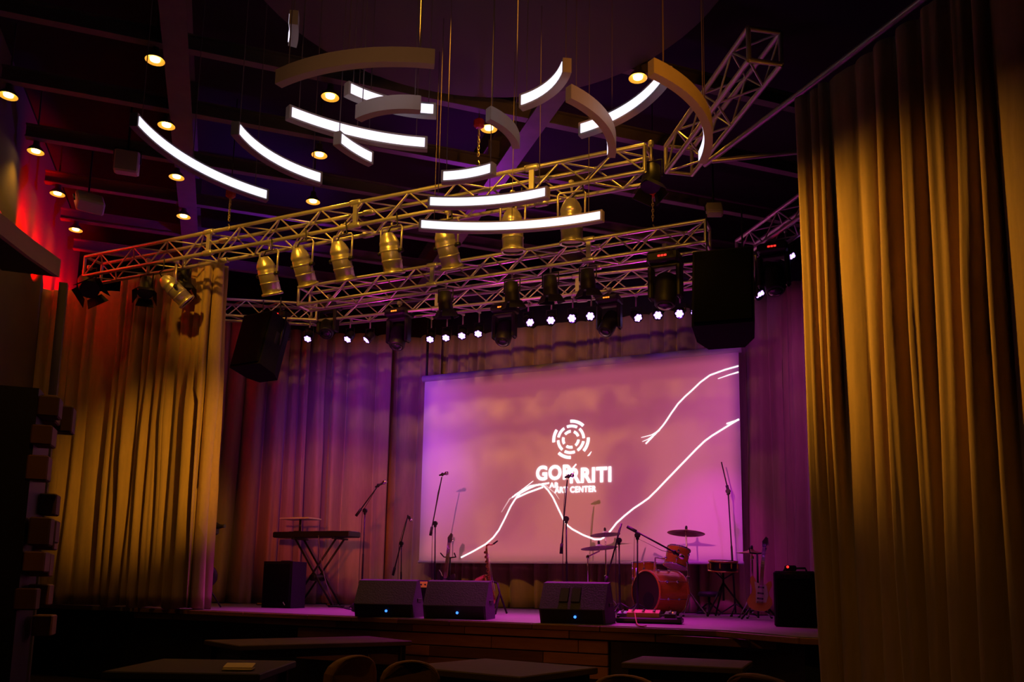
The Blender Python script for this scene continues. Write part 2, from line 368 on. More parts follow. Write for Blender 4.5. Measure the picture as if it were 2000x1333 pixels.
def smooth_line(pts, k=3):
    out = []
    for i in range(len(pts)-1):
        p = [Vector(pts[max(0, min(len(pts)-1, i+j))]) for j in (-1, 0, 1, 2)]
        for t in range(k):
            u = t/k; out.append(tuple(.5*((2*p[1])+(p[2]-p[0])*u+(2*p[0]-5*p[1]+4*p[2]-p[3])*u*u+(3*p[1]-p[0]-3*p[2]+p[3])*u**3)))
    return out+[tuple(pts[-1])]
ribbon('projected_line', smooth_line([(900, 1089.5), (948, 1063.6), (974, 1036), (997, 989.5), (1012, 968), (1021, 961), (1048, 948), (1062, 950), (1079.5, 972), (1100, 1015), (1117, 1034), (1160.5, 1054), (1183, 1048), (1204, 1022), (1238, 993), (1266, 974), (1300, 939.5), (1342, 896), (1376, 862), (1404, 843), (1443, 819)], 2), 2.3, 'proj')
ribbon('projected_line', [(1419, 828), (1443, 820)], 2.0, 'proj')
ribbon('projected_line', smooth_line([(1442, 715), (1386.5, 733), (1352, 762), (1324, 789), (1300, 824), (1288, 839), (1261, 867)], 2), 2.1, 'proj')
ribbon('projected_line', [(1288, 841), (1272, 850), (1252, 855)], 1.6, 'proj', True)
ribbon('projected_line', [(1280, 848), (1266, 858), (1254, 863)], 1.5, 'proj', True)
ribbon('projected_line', [(1442, 727), (1425, 732), (1402, 740)], 2.1, 'proj', True)
ribbon('projected_line', [(1000, 972), (1022, 955), (1041, 940)], 1.8, 'proj', True)
ribbon('projected_line', [(1005, 968), (1035, 950), (1072, 944)], 2.6, 'proj')
ribbon('projected_line', [(1008, 973), (1030, 963), (1060, 952)], 2.6, 'proj')
ribbon('projected_line', [(1012, 966), (995, 975), (979, 1001)], 3.5, 'projfaint', True)
ribbon('projected_line', [(1060, 944), (1085, 965), (1092, 976)], 2.2, 'projfaint', True)
LC = sp(1114.6, 858.4)
def arc(name, r, w_, a0, a1):
    b = MB(); V = []; n = 10
    for i in range(n+1):
        a = radians(a0+(a1-a0)*i/n)
        for rr in (r-w_/2, r+w_/2):
            for dy in (0, .004): V.append(LC+Vector((rr*cos(a), dy, rr*sin(a))))
    Fc = []
    for i in range(n):
        q = 4*i; Fc += [(q, q+2, q+6, q+4), (q+1, q+5, q+7, q+3), (q, q+4, q+5, q+1), (q+2, q+3, q+7, q+6)]
    Fc += [(0, 1, 3, 2), (4*n, 4*n+2, 4*n+3, 4*n+1)]
    b.add(V, Fc); return obj(name, b, 'proj', scr)
u_ = .00815      # metres of screen per photo pixel
for a0, a1 in ((92, 45), (186, 146), (270, 226), (2, -42)): arc('logo_segment', 34*u_, 5.2*u_, a0, a1)
for k in range(6): arc('logo_segment', 25*u_, 4.6*u_, 62+60*k, 108+60*k)
for k in range(5): arc('logo_segment', 15*u_, 4.6*u_, 20+72*k, 66+72*k)
b = MB(); q = [sp(1147, 891), sp(1155, 882), sp(1151, 890)]
b.add(q+[p+Vector((0, .004, 0)) for p in q], [(0, 1, 2), (5, 4, 3), (0, 3, 4, 1), (1, 4, 5, 2), (2, 5, 3, 0)]); obj('logo_segment', b, 'proj', scr)
def text(body, pl, pr, ptop, pbot, name='projected_lettering', off=.03):
    cu = bpy.data.curves.new('t', 'FONT'); cu.body = body; cu.size = 1; cu.offset = off; cu.extrude = .01; cu.resolution_u = 4; cu.space_character = 1.08
    t = bpy.data.objects.new('t', cu); COL.objects.link(t); dg = bpy.context.evaluated_depsgraph_get()
    me = bpy.data.meshes.new_from_object(t.evaluated_get(dg)); bpy.data.objects.remove(t)
    xs = [v.co.x for v in me.vertices]; ys = [v.co.y for v in me.vertices]
    a = sp(pl, (ptop+pbot)/2); e = sp(pr, (ptop+pbot)/2); mid = (pl+pr)/2; tp = sp(mid, ptop).z; bt = sp(mid, pbot).z
    for v in me.vertices:
        fx = (v.co.x-min(xs))/(max(xs)-min(xs)); fy = (v.co.y-min(ys))/(max(ys)-min(ys))
        v.co = Vector((a.x+(e.x-a.x)*fx, a.y-.002+(.002 if v.co.z < 0 else -.002), bt+(tp-bt)*fy))
    me.name = name; return obj(name, me, 'proj', scr)
text('GOR', 1047, 1119, 909, 938)
text('RRITI', 1113, 1193.5, 913.5, 943)
text('AR', 1073, 1091, 943, 953, off=.015)
text('ART CENTER', 1083, 1164, 950.5, 962.5, off=.018)
ribbon('projected_line', [(1119, 914), (1125, 907)], 2, 'proj')

# the projector at the back of the hall; its rectangular gate trims the beam to the screen
pj = thing('projector', 'projector box at the back of the hall facing the screen', 'projector', PJ)
ad = (Vector((-4.42, 11.9, 3.1))-PJ).normalized(); au = ad.cross(Vector((0, 0, 1))).normalized(); av = au.cross(ad)
gate = []; outer = []
for x, z in ((x0+.01, zb+.01), (x1-.01, zb+.01), (x1-.01, zt-.07), (x0+.01, zt-.07)):
    r_ = Vector((x, SY, z))-PJ; q = r_*(.35/r_.dot(ad)); gate.append(q)
for a, c in ((-1, -1), (1, -1), (1, 1), (-1, 1)): outer.append(ad*.35+au*.2*a+av*.16*c)
b = MB(); k_ = [q+ad*.01 for q in gate+outer]
b.add(gate+outer+k_, [(i, (i+1) % 4, 4+(i+1) % 4, 4+i) for i in range(4)]+[(12+i, 12+(i+1) % 4, 8+(i+1) % 4, 8+i) for i in range(4)]+[(8+i, 8+(i+1) % 4, (i+1) % 4, i) for i in range(4)]+[(4+i, 4+(i+1) % 4, 12+(i+1) % 4, 12+i) for i in range(4)])
obj('lens_gate', b, 'black', pj)
b = MB(); V = [ad*.35+au*.2*a+av*.16*c for a, c in ((-1, -1), (1, -1), (1, 1), (-1, 1))]+[-ad*.12+au*.2*a+av*.16*c for a, c in ((-1, -1), (1, -1), (1, 1), (-1, 1))]
b.add(V, [(i, (i+1) % 4, 4+(i+1) % 4, 4+i) for i in range(4)]+[(4, 5, 6, 7)]); obj('body', b, 'black', pj)
rod('mount', av*.16, av*.16+Vector((0, 0, 3.6)), .02, 'blackmetal', pj)
# ------------------------------------------------------------------ trusses
def truss(label, a, e, size=.25, bay=.27, up=Vector((0, 0, 1)), name='lighting_truss', plates=True):
    a = Vector(a); e = Vector(e); d = (e-a); L = d.length; d.normalize(); n = up.cross(d).normalized()
    t = thing(name, label, 'truss', a, 0, 'lighting trusses')
    cs = [Vector((0, 0, 0)), n*size, n*size+up*size, up*size]
    for c in cs: rod('chord', c, c+d*L, .022, 'alu', t)
    nb = max(2, int(L/bay)); st = L/nb
    for fi in range(4):
        c0, c1 = cs[fi], cs[(fi+1) % 4]
        for i in range(nb):
            p, q = (c0, c1) if (i+fi) % 2 == 0 else (c1, c0)
            rod('brace', p+d*(i*st), q+d*((i+1)*st), .009, 'alu', t)
    for s in (0, L):
        for fi in range(4): rod('end_bar', cs[fi]+d*s, cs[(fi+1) % 4]+d*s, .018, 'alu', t)
    if plates:
        k = 2.0
        while k < L-.6:
            b = MB(); R = Matrix((d, n, up)).transposed()
            for c in cs:
                b = MB(); b.lathe([(.03, -.07), (.034, -.05), (.034, .05), (.03, .07)], c+d*k, d, 10); obj('coupler', b, 'alu', t)
            b = MB(); b.box(d*k+up*size/2-n*.0, (.05, .03, size), R); obj('joint_plate', b, 'alu', t); k += 2.0
    return t
truss('long yellow-lit box truss across the stage front carrying the silver cans', (-9.0, 7.02, 4.93), (-1.9, 7.02, 4.93))
truss('second box truss hanging behind the silver cans with open right end', (-6.98, 8.62, 4.82), (-1.68, 8.62, 4.86), .24, .25)
truss('rear purple-lit truss above the rows of lit violet cans', (-7.6, 9.7, 5.0), (-1.8, 10.15, 5.0), .24, .27)
truss('short truss at the left end of the rear rig above the hanging loudspeaker', (-8.95, 8.75, 4.98), (-7.45, 9.62, 4.98), .24, .24, plates=False)
truss('truss running towards the viewer at upper right behind the curved pendants', (-1.75, 7.2, 4.98), (-.80, 5.80, 4.98), .25, .25)
truss('dim truss rising at right beside the right hanging loudspeaker', (-1.5, 9.5, 4.95), (-.62, 8.45, 4.95), .24, .26, plates=False)
tk = thing('curtain_rail', 'round yellow-lit rail running to the top of the right front curtain', 'curtain rail')
rod('pipe', (-1.4, 7.2, 4.98), (-.45, 6.34, 5.0), .025, 'alu', tk); rod('pipe', (-1.32, 7.12, 4.96), (-.48, 7.3, 4.98), .022, 'alu', tk)
rod('pipe', (-.45, 6.34, 5.0), (1.0, 4.95, 5.0), .025, 'alu', tk)

# ------------------------------------------------------------------ PAR cans on the front truss
def par_can(px, py, axis, label, Yp=7.06, scale=1.0):
    c = aY(px, py, Yp); ax = Vector(axis).normalized()
    t = thing('par_can', label, 'spotlight', c, 0, 'silver cans on the front truss')
    s = scale
    b = MB(); b.lathe([(.100*s, .20*s), (.100*s, -.05*s), (.094*s, -.06*s), (.102*s, -.075*s), (.098*s, -.10*s), (.075*s, -.15*s), (.05*s, -.185*s), (.045*s, -.19*s)], (0, 0, 0), ax, 22); obj('body', b, 'par', t)
    b = MB(); b.lathe([(.100*s, .19*s), (.116*s, .195*s), (.118*s, .215*s), (.108*s, .222*s), (.095*s, .215*s)], (0, 0, 0), ax, 22, caps=False); obj('front_ring', b, 'par', t)
    b = MB(); b.lathe([(.09*s, .196*s), (.085*s, .205*s)], (0, 0, 0), ax, 20); obj('lens', b, 'lens', t)
    for k in range(2):
        b = MB(); b.lathe([(.1015*s, -.02*s+.1*k), (.105*s, -.015*s+.1*k), (.105*s, -.005*s+.1*k), (.1015*s, .0+.1*k)], (0, 0, 0), ax, 22, caps=False); obj('rib', b, 'par', t)
    sd = ax.cross(Vector((0, 0, 1))).normalized(); up = Vector((0, 0, 1)); top = .27*s
    pts = [sd*.125*s, sd*.13*s+up*top*.9, sd*.11*s+up*top, -sd*.11*s+up*top, -sd*.13*s+up*top*.9, -sd*.125*s]
    b = MB(); b.tube(pts, .011*s, 6); obj('yoke', b, 'blackmetal' if s < .9 else 'par', t)
    for k in (-1, 1):
        b = MB(); b.cyl(sd*.098*s*k, sd*.15*s*k, .022*s, .02*s, 10); obj('knob', b, 'blackmetal', t)
    b = MB(); b.cyl(up*top, up*(top+.06), .012, seg=8); b.bbox(up*(top+.085), (.05, .07, .06), .012); obj('clamp', b, 'par', t)
    b = MB(); e = -ax*.19*s; b.tube([e, e-ax*.05+sd*.05, e+up*.06+sd*.12, e+up*.2+sd*.10], .008, 6); obj('lead', b, 'rubber', t)
    return t
pp = [(523, 537, (.02, .42, -.9), 'leftmost of the row of hanging silver cans'), (591, 519, (.02, .5, -.86), 'second hanging silver can from the left, yoke arm raised'),
      (667, 508, (.02, .42, -.9), 'third silver can in the truss row, tilted right'), (763, 493, (.02, .32, -.94), 'fourth silver can in the truss row, nearest the two-lamp gap'),
      (873, 482, (.05, .48, -.88), 'fifth silver can, its cap hidden behind the lowest glowing pendant'), (1001, 448, (.0, .12, -1), 'sixth silver can, upright, crossed by the lowest glowing pendant'),
      (1116, 430, (-.02, .16, -1), 'rightmost silver can, upright under the right end of the truss')]
for px, py, ax, lb in pp: par_can(px, py, ax, lb, scale=1.02)
par_can(340, 565, (.45, .55, -.62), 'silver can in front of the gold curtain, tilted steeply to the right', 7.1, .95)

# ------------------------------------------------------------------ dark theatre heads and moving lights
def small_spot(px, py, Y, axis, label, s=1.0, top=.25):
    c = aY(px, py, Y); ax = Vector(axis).normalized(); t = thing('theatre_spot', label, 'spotlight', c, 0, 'dark theatre spots')
    b = MB(); b.lathe([(.05*s, -.13*s), (.075*s, -.12*s), (.085*s, 0), (.09*s, .1*s), (.085*s, .11*s)], (0, 0, 0), ax, 16); obj('body', b, 'black', t)
    b = MB(); sd = ax.orthogonal().normalized(); q = sd.cross(ax)
    for k in range(4):
        v = [sd, q, -sd, -q][k]; w2 = [q, -sd, -q, sd][k]
        V = [ax*.1*s+v*.085*s+w2*.07*s, ax*.1*s+v*.085*s-w2*.07*s, ax*.19*s+v*.13*s-w2*.1*s, ax*.19*s+v*.13*s+w2*.1*s]
        b.add(V+[p+v*.004 for p in V], [(0, 1, 2, 3), (7, 6, 5, 4), (0, 4, 5, 1), (1, 5, 6, 2), (2, 6, 7, 3), (3, 7, 4, 0)])
    obj('barn_doors', b, 'blackmetal', t)
    up = Vector((0, 0, 1)); h = Vector((1, 0, 0))
    b = MB(); b.tube([h*.1*s, h*.1*s+up*.16*s, -h*.1*s+up*.16*s, -h*.1*s], .009, 6); obj('yoke', b, 'blackmetal', t)
    b = MB(); b.cyl(up*.16*s, up*top, .012, seg=8); b.bbox(up*(top+.03), (.05, .06, .06), .012); obj('clamp', b, 'alu', t)
    return t
small_spot(285, 562, 7.05, (.35, -.35, -.8), 'small black spot with open flaps before the left curtain', 1.0, .3)
small_spot(358, 545, 7.38, (.2, -.1, -.9), 'black spot with flaps above the tilted silver can', 1.1, .22)
small_spot(172, 558, 7.05, (.6, -.3, -.5), 'black spot at the far left end of the front truss', 1.3, .2)
small_spot(1272, 348, 7.1, (0, -.3, -.9), 'dark spot hanging under the right end of the front truss', 1.0, .3)

def moving_head(px, py, Y, label, head=(0, -.5, -.85), s=1.0, led=None, beam=None):
    c = aY(px, py, Y); t = thing('moving_head', label, 'stage light', c, 0, 'moving head lights'); hd = Vector(head).normalized()
    b = MB(); b.bbox((0, 0, .30*s), (.30*s, .26*s, .10*s), .02); obj('base', b, 'black', t)
    b = MB(); b.bbox((0, 0, .235*s), (.28*s, .10*s, .04*s), .012); obj('yoke_bridge', b, 'black', t)
    for k in (-1, 1):
        b = MB(); b.bbox((.135*s*k, 0, .08*s), (.05*s, .12*s, .33*s), .018); obj('yoke_arm', b, 'black', t)
    b = MB(); b.lathe([(.05*s, -.17*s), (.095*s, -.14*s), (.108*s, -.05*s), (.1*s, .03*s), (.105*s, .06*s), (.098*s, .15*s), (.085*s, .165*s)], (0, 0, 0), hd, 20); h = obj('head', b, 'black', t)
    b = MB(); b.lathe([(.078*s, .160*s), (.06*s, .178*s), (.02*s, .186*s)], (0, 0, 0), hd, 18); obj('lens', b, 'lens', h)
    if led:
        b = MB()
        for k in range(3): b.box(((-.03+.03*k)*s, -.132*s, .30*s), (.022*s, .006, .016*s))
        obj('display', b, led, t)
    b = MB(); b.cyl((0, 0, .35*s), (0, 0, .42*s), .016, seg=8); b.bbox((0, 0, .44*s), (.06, .07, .06), .012); obj('clamp', b, 'alu', t)
    return t
moving_head(640, 640, 9.75, 'black moving light between the first two lit violet cans', (.3, -.6, -.75), 1.05)
moving_head(778, 658, 9.85, 'black moving light with orange display above the narrow curtain', (.1, -.35, -.93), 1.1, 'ledorange')
moving_head(985, 650, 10.0, 'black moving light above the top left of the screen', (.05, -.4, -.92), 1.05, 'ledorange')
moving_head(1190, 632, 10.0, 'black moving light with orange display between the right lit cans', (-.2, -.5, -.85), 1.0, 'ledorange')
moving_head(1300, 568, 8.75, 'large dark moving light with red display under the second truss', (.0, -.2, -.97), 1.15, 'ledred')
moving_head(1512, 545, 9.1, 'dark moving light at right beside the amber curtain', (.1, -.3, -.95), 1.05, 'ledred')
moving_head(548, 655, 9.62, 'black moving light with red display beside the left hanging loudspeaker', (.3, -.5, -.8), .95, 'ledred')
for i, (px, py, Y) in enumerate([(870, 590, 8.72), (1000, 572, 8.72), (1148, 548, 8.72), (1075, 560, 8.75)]):
    small_spot(px, py, Y, (0, .2, -1), ['dark spot under the second truss, leftmost of four', 'dark spot under the second truss, second of four from the left', 'dark spot under the second truss, rightmost of four', 'dark spot under the second truss, third of four from the left'][i], 1.0, .22)

# ------------------------------------------------------------------ lit LED cans on the rear truss
def led_can(px, py, label, z=4.72, aim=(0, -.62, -.78), dots=7, top=.26, s=.72, power=60, beam=(0, .35, -.95), colr=(.34, .12, 1.0), ang=120, lit='led', bl=.7):
    c = aZ(px, py, z); ax = Vector(aim).normalized(); t = thing('led_can', label, 'stage light', c, 0, 'lit violet LED cans')
    b = MB(); b.lathe([(.05*s, -.20*s), (.075*s, -.19*s), (.085*s, -.12*s), (.088*s, 0), (.084*s, .004)], (0, 0, 0), ax, 18); obj('body', b, 'black', t)
    b = MB(); b.lathe([(.088*s, -.03), (.094*s, -.02), (.094*s, .012), (.086*s, .014)], (0, 0, 0), ax, 18, caps=False); obj('rim', b, 'blackmetal', t)
    b = MB(); u = ax.orthogonal().normalized(); v = ax.cross(u)
    pos = [(0, 0)]+[(.050*s*cos(k*pi/3), .050*s*sin(k*pi/3)) for k in range(6)] if dots == 7 else [(-.05*s, 0), (0, 0), (.05*s, 0), (-.03*s, .04*s), (.03*s, .04*s)]
    for x, y in pos: b.lathe([(.026*s, .006), (.022*s, .014), (.008*s, .018)], u*x+v*y, ax, 10)
    obj('led_lenses', b, lit, t)
    up = Vector((0, 0, 1)); h = Vector((1, 0, 0)); o = -ax*.09*s
    b = MB(); b.tube([o+h*.1*s, o+h*.1*s+up*.17*s, o-h*.1*s+up*.17*s, o-h*.1*s], .008, 6); obj('yoke', b, 'blackmetal', t)
    b = MB(); b.cyl(o+up*.17*s, o+up*top, .011, seg=8); b.bbox(o+up*(top+.02), (.04, .06, .05), .01); obj('clamp', b, 'alu', t)
    ca, ce = Vector((-7.6, 9.94, 5.0)), Vector((-1.8, 10.39, 5.0))
    if top < .4 and z < 4.75:
        k_ = (c.x-ca.x)/(ce.x-ca.x); rod('arm', o+up*(top+.02), ca.lerp(ce, k_)-c, .012, 'alu', t)
    if power:
        lp = c+ax*.04+Vector((0, 0, -.09)); light('led_beam', 'SPOT', lp, lp+Vector(beam), colr, power, ang, bl, .05, t)
    return t
V1 = (.30, .035, 1.0); V2 = (.62, .012, .80)
led_can(601, 662, 'lit violet can nearest the left hanging loudspeaker', aim=(.1, -.6, -.78), power=36, ang=95, beam=(-.22, .88, -.42), colr=V1)
led_can(679, 663, 'lit violet can over the wide left curtain, second from the left', aim=(-.1, -.6, -.78), power=36, ang=95, beam=(-.25, .88, -.42), colr=V1)
led_can(716, 664, 'lit violet can tilted to the left, third from the left', aim=(-.45, -.5, -.74), power=36, ang=95, beam=(-.2, .88, -.42), colr=V1)
led_can(840, 663, 'lit violet can at the left end of the row of four above the screen corner', aim=(.15, -.6, -.75), power=14, ang=48, beam=(-.1, 1, .33), colr=V1)
led_can(871, 660, 'lit violet can second in the lower row of four', aim=(.15, -.6, -.75), power=45, ang=85, beam=(0, -.1, -1), colr=V2)
led_can(902, 656, 'lit violet can third in the lower row of four', aim=(.15, -.62, -.75), power=14, ang=48, beam=(0, 1, .33), colr=V1)
led_can(934, 652, 'lit violet can at the right end of the lower row of four', aim=(.15, -.62, -.75), power=45, ang=85, beam=(0, -.1, -1), colr=V2)
led_can(1035, 630, 'lit violet can, narrow, first of the brighter row of four', aim=(.6, -.5, -.6), power=14, ang=48, beam=(0, 1, .33), colr=V1)
led_can(1076, 626, 'lit violet can second of the brighter row of four', aim=(.2, -.75, -.6), power=45, ang=85, beam=(0, -.1, -1), colr=V2)
led_can(1117, 622, 'lit violet can third of the brighter row of four', aim=(.15, -.85, -.5), power=14, ang=48, beam=(0, 1, .33), colr=V1)
led_can(1153, 618, 'lit violet can at the right end of the brighter row of four', aim=(.12, -.88, -.45), power=45, ang=85, beam=(0, -.1, -1), colr=V2)
led_can(1246, 621, 'narrow lit violet can right of the moving light with orange display', aim=(.55, -.55, -.62), power=14, ang=48, beam=(0, 1, .33), colr=V1)
led_can(1285, 616, 'lit violet can between the two at upper right of the screen', aim=(.15, -.8, -.55), power=45, ang=85, beam=(.1, -.1, -1), colr=V2)
led_can(1327, 613, 'brightest lit violet can left of the right hanging loudspeaker', aim=(.05, -.85, -.5), power=14, ang=48, beam=(.2, 1, .33), colr=V1)
led_can(1358, 610, 'lit violet can almost hidden by the right hanging loudspeaker', power=0)
led_can(1545, 503, 'lit can with white and red dots beside the amber curtain', 4.78, (.75, -.3, -.55), 5, power=0)
led_can(1484, 576, 'dim lit violet can between right loudspeaker and amber curtain', 4.45, (.7, -.3, -.6), 5, top=.5, power=80, beam=(.25, .8, -.5), colr=(.62, .07, .75))
# aimed colour washes from the rig
light('wash_violet', 'SPOT', (-7.0, 9.2, 4.35), (-6.7, 11.9, 2.95), (.42, .02, 1.0), 90, 32, 1, .08)
light('wash_magenta', 'SPOT', (-2.0, 9.4, 4.3), (-2.3, 11.9, 1.8), (.80, .006, .80), 190, 36, 1, .08)
light('wash_magenta', 'SPOT', (-3.0, 9.25, 4.3), (-2.9, 8.4, .9), (.75, .004, .60), 800, 75, 1, .08)
light('wash_violet', 'SPOT', (-5.6, 9.25, 4.3), (-5.8, 8.7, .9), (.68, .004, .62), 650, 75, 1, .08)

# ------------------------------------------------------------------ hanging loudspeakers
def cabinet(label, loc, rotz, tilt, name='hanging_loudspeaker', w_=.55, h=.82, d=.48, hang=.3):
    t = thing(name, label, 'loudspeaker', loc, 0, 'hanging loudspeakers')
    R = (Matrix.Rotation(rotz, 3, 'Z')@Matrix.Rotation(tilt, 3, 'X'))
    pl = [(-w_/2, -d/2), (w_/2, -d/2), (w_*.47, d*.15), (w_*.3, d/2), (-w_*.3, d/2), (-w_*.47, d*.15)]
    b = MB(); b.prism(pl, -h/2, h/2, lambda x, y, z: R@Vector((x, y, z))); obj('body', b, 'spk', t)
    b = MB(); b.bbox(R@Vector((0, -d/2-.008, 0)), (w_-.04, .02, h-.05), .008, R); obj('grille', b, 'grille', t)
    for k in (-1, 1):
        b = MB(); b.bbox(R@Vector((k*w_*.485, -.05, .08)), (.012, .07, .18), .004, R); obj('handle', b, 'black', t)
    b = MB(); pts = [R@Vector((-w_*.52, 0, 0)), R@Vector((-w_*.52, 0, h*.56)), R@Vector((w_*.52, 0, h*.56)), R@Vector((w_*.52, 0, 0))]
    b.tube(pts, .014, 6); obj('bracket', b, 'alu' if hang > .4 else 'blackmetal', t)
    for k in (-1, 1): rod('hanger', R@Vector((k*w_*.3, 0, h*.55)), R@Vector((k*w_*.3, 0, h*.55))+Vector((0, 0, hang)), .008, 'blackmetal', t)
    return t
cabinet('black loudspeaker hanging high at left above the wide curtain', (-7.88, 9.05, 4.46), radians(-4), radians(-14))
cabinet('black loudspeaker hanging high at right against the screen corner', (-1.42, 8.2, 4.06), radians(6), radians(-13), hang=.5, w_=.58, h=.84)

# ------------------------------------------------------------------ canopy and curved pendant lights
DC, DR = (-2.64, 5.23), 1.97
cn = thing('ceiling_canopy', 'large round grey canopy under the ceiling from which the pendants hang', 'ceiling canopy', (*DC, 6.0))
b = MB(); b.lathe([(DR-.02, 0), (DR, .02), (DR, .16), (DR-.03, .18)], (0, 0, 0), (0, 0, 1), 72); obj('disc', b, 'disc', cn)
for k in range(4): rod('hanger', (1.2*cos(k*pi/2+.5), 1.2*sin(k*pi/2+.5), .18), (1.2*cos(k*pi/2+.5), 1.2*sin(k*pi/2+.5), .7), .012, 'blackmetal', cn)
def pendant(label, z, cx, cy, r, a0, a1, outer=False, ext=0, h=.098, th=.055, nc=3):
    a0, a1 = radians(a0), radians(a1)
    while a1-a0 > pi: a1 -= 2*pi
    while a1-a0 < -pi: a1 += 2*pi
    ri = r if not outer else r-th; sgn = 1 if a1 > a0 else -1
    e = .018/ri*sgn; z0 = -.014 if not outer else 0
    a0 -= e+ext*sgn*0; a1 += e
    mid = (a0+a1)/2; base = Vector((cx+(ri+th/2)*cos(mid), cy+(ri+th/2)*sin(mid), z))
    t = thing('curved_pendant', label, 'pendant light', base, 0, 'curved pendant lights')
    def arcbox(r0, r1, za, zb, b0, b1, n):
        V = []
        for i in range(n+1):
            a = b0+(b1-b0)*i/n
            for rr, zz in ((r0, za), (r1, za), (r1, zb), (r0, zb)): V.append(Vector((cx+rr*cos(a), cy+rr*sin(a), z+zz))-base)
        Fc = []; sm = []
        for i in range(n):
            q = 4*i
            for k in range(4): Fc.append((q+k, q+(k+1) % 4, q+4+(k+1) % 4, q+4+k)); sm.append(False)
        Fc += [(0, 1, 2, 3), (4*n+3, 4*n+2, 4*n+1, 4*n)]; sm += [False, False]
        m_ = MB(); m_.add(V, Fc, sm); return m_
    n = max(10, int(abs(a1-a0)*r/.05))
    obj('housing', arcbox(ri, ri+th, z0, z0+h, a0, a1, n), 'housing', t)
    obj('diffuser', arcbox(ri-.004, ri+.001, z0+.014, z0+h-.016, a0+e, a1-e, n), 'glow', t)
    for k in range(2):
        a = (a0+e, a1-e)[k]; obj('end_cap', arcbox(ri+.002, ri+th-.002, z0+.002, z0+h-.002, a-e*1.12, a-e*1.0, 1) if k == 0 else arcbox(ri+.002, ri+th-.002, z0+.002, z0+h-.002, a+e*1.0, a+e*1.12, 1), 'housing', t)
    for k in range(nc):
        a = a0+(a1-a0)*(.08+.84*k/(nc-1)); x, y = cx+(ri+th/2)*cos(a), cy+(ri+th/2)*sin(a)
        top = 6.0 if (x-DC[0])**2+(y-DC[1])**2 < (DR-.05)**2 else 6.7
        rod('cable', Vector((x, y, z+z0+h))-base, Vector((x, y, top))-base, .0032, 'cable', t)
    return t
PB = [('A', 4.30, -2.250, 3.944, 2.559, 123.0, 87.7, 0, 'lowest glowing curved pendant, wide arc in front of two silver cans'),
('B', 4.30, -2.551, 4.255, 1.680, 118.5, 85.5, 0, 'glowing curved pendant just above the lowest one, across the yellow truss'),
('C', 4.30, -2.799, 4.613, 0.815, 107.4, 80.0, 0, 'short glowing curved pendant touching the top of the yellow truss'),
('D', 4.30, -3.261, 4.434, 1.446, -158.5, 151.4, 0, 'long glowing pendant at far left sweeping down to the right'),
('E', 4.25, -3.083, 4.483, 0.935, -161.7, 148.6, 0, 'glowing pendant second from the left, shorter downward sweep'),
('F', 4.35, -2.166, 3.596, 1.602, 154.5, 120.3, 0, 'long glowing pendant near top centre, gently sagging arc'),
('G', 4.20, -2.486, 4.498, 0.851, -179.0, 160.8, 0, 'smallest glowing pendant piece below the long sagging arc'),
('H', 4.50, -2.447, 4.096, 0.837, 158.2, 117.3, 0, 'glowing pendant half hidden behind a short unlit arched one'),
('I', 4.30, -3.157, 5.278, 1.428, -99.5, -58.1, 1, 'topmost long pendant showing its unlit brown arched back'),
('J', 4.20, -2.926, 4.764, 0.526, -104.1, -57.5, 1, 'short arched pendant, unlit back, in front of a glowing one'),
('K', 4.40, -2.213, 4.296, 0.534, 82.9, 32.7, 0, 'short glowing pendant curving up to the right below the canopy'),
('L', 4.40, -2.031, 4.298, 1.022, 82.6, 36.0, 0, 'long glowing pendant at right curving up towards the bright lamp'),
('M', 4.20, -2.497, 5.011, 0.909, -27.3, 22.9, 1, 'unlit-backed pendant crossing in front of the right glowing arc'),
('N', 4.20, -2.167, 5.163, 1.198, -31.9, 26.1, 1, 'rightmost pendant, large orange-lit back curling downward'),
('O', 4.30, -2.823, 4.997, 0.545, -24.5, 17.7, 1, 'small unlit-backed pendant before the diagonal ceiling girder')]
for k, z, cx, cy, r, a0, a1, ou, lb in PB: pendant(lb, z, cx, cy, r, a0, a1, bool(ou), nc=2 if r*abs((a1-a0+180) % 360-180) < 50 else 3)
q = aZ(583, 72, 4.7); pendant('dark pendant end at top left, a sliver of glow at its tip', 4.7, q.x-.85*cos(radians(40)), q.y-.85*sin(radians(40)), .85, 33, 47, True, nc=2)

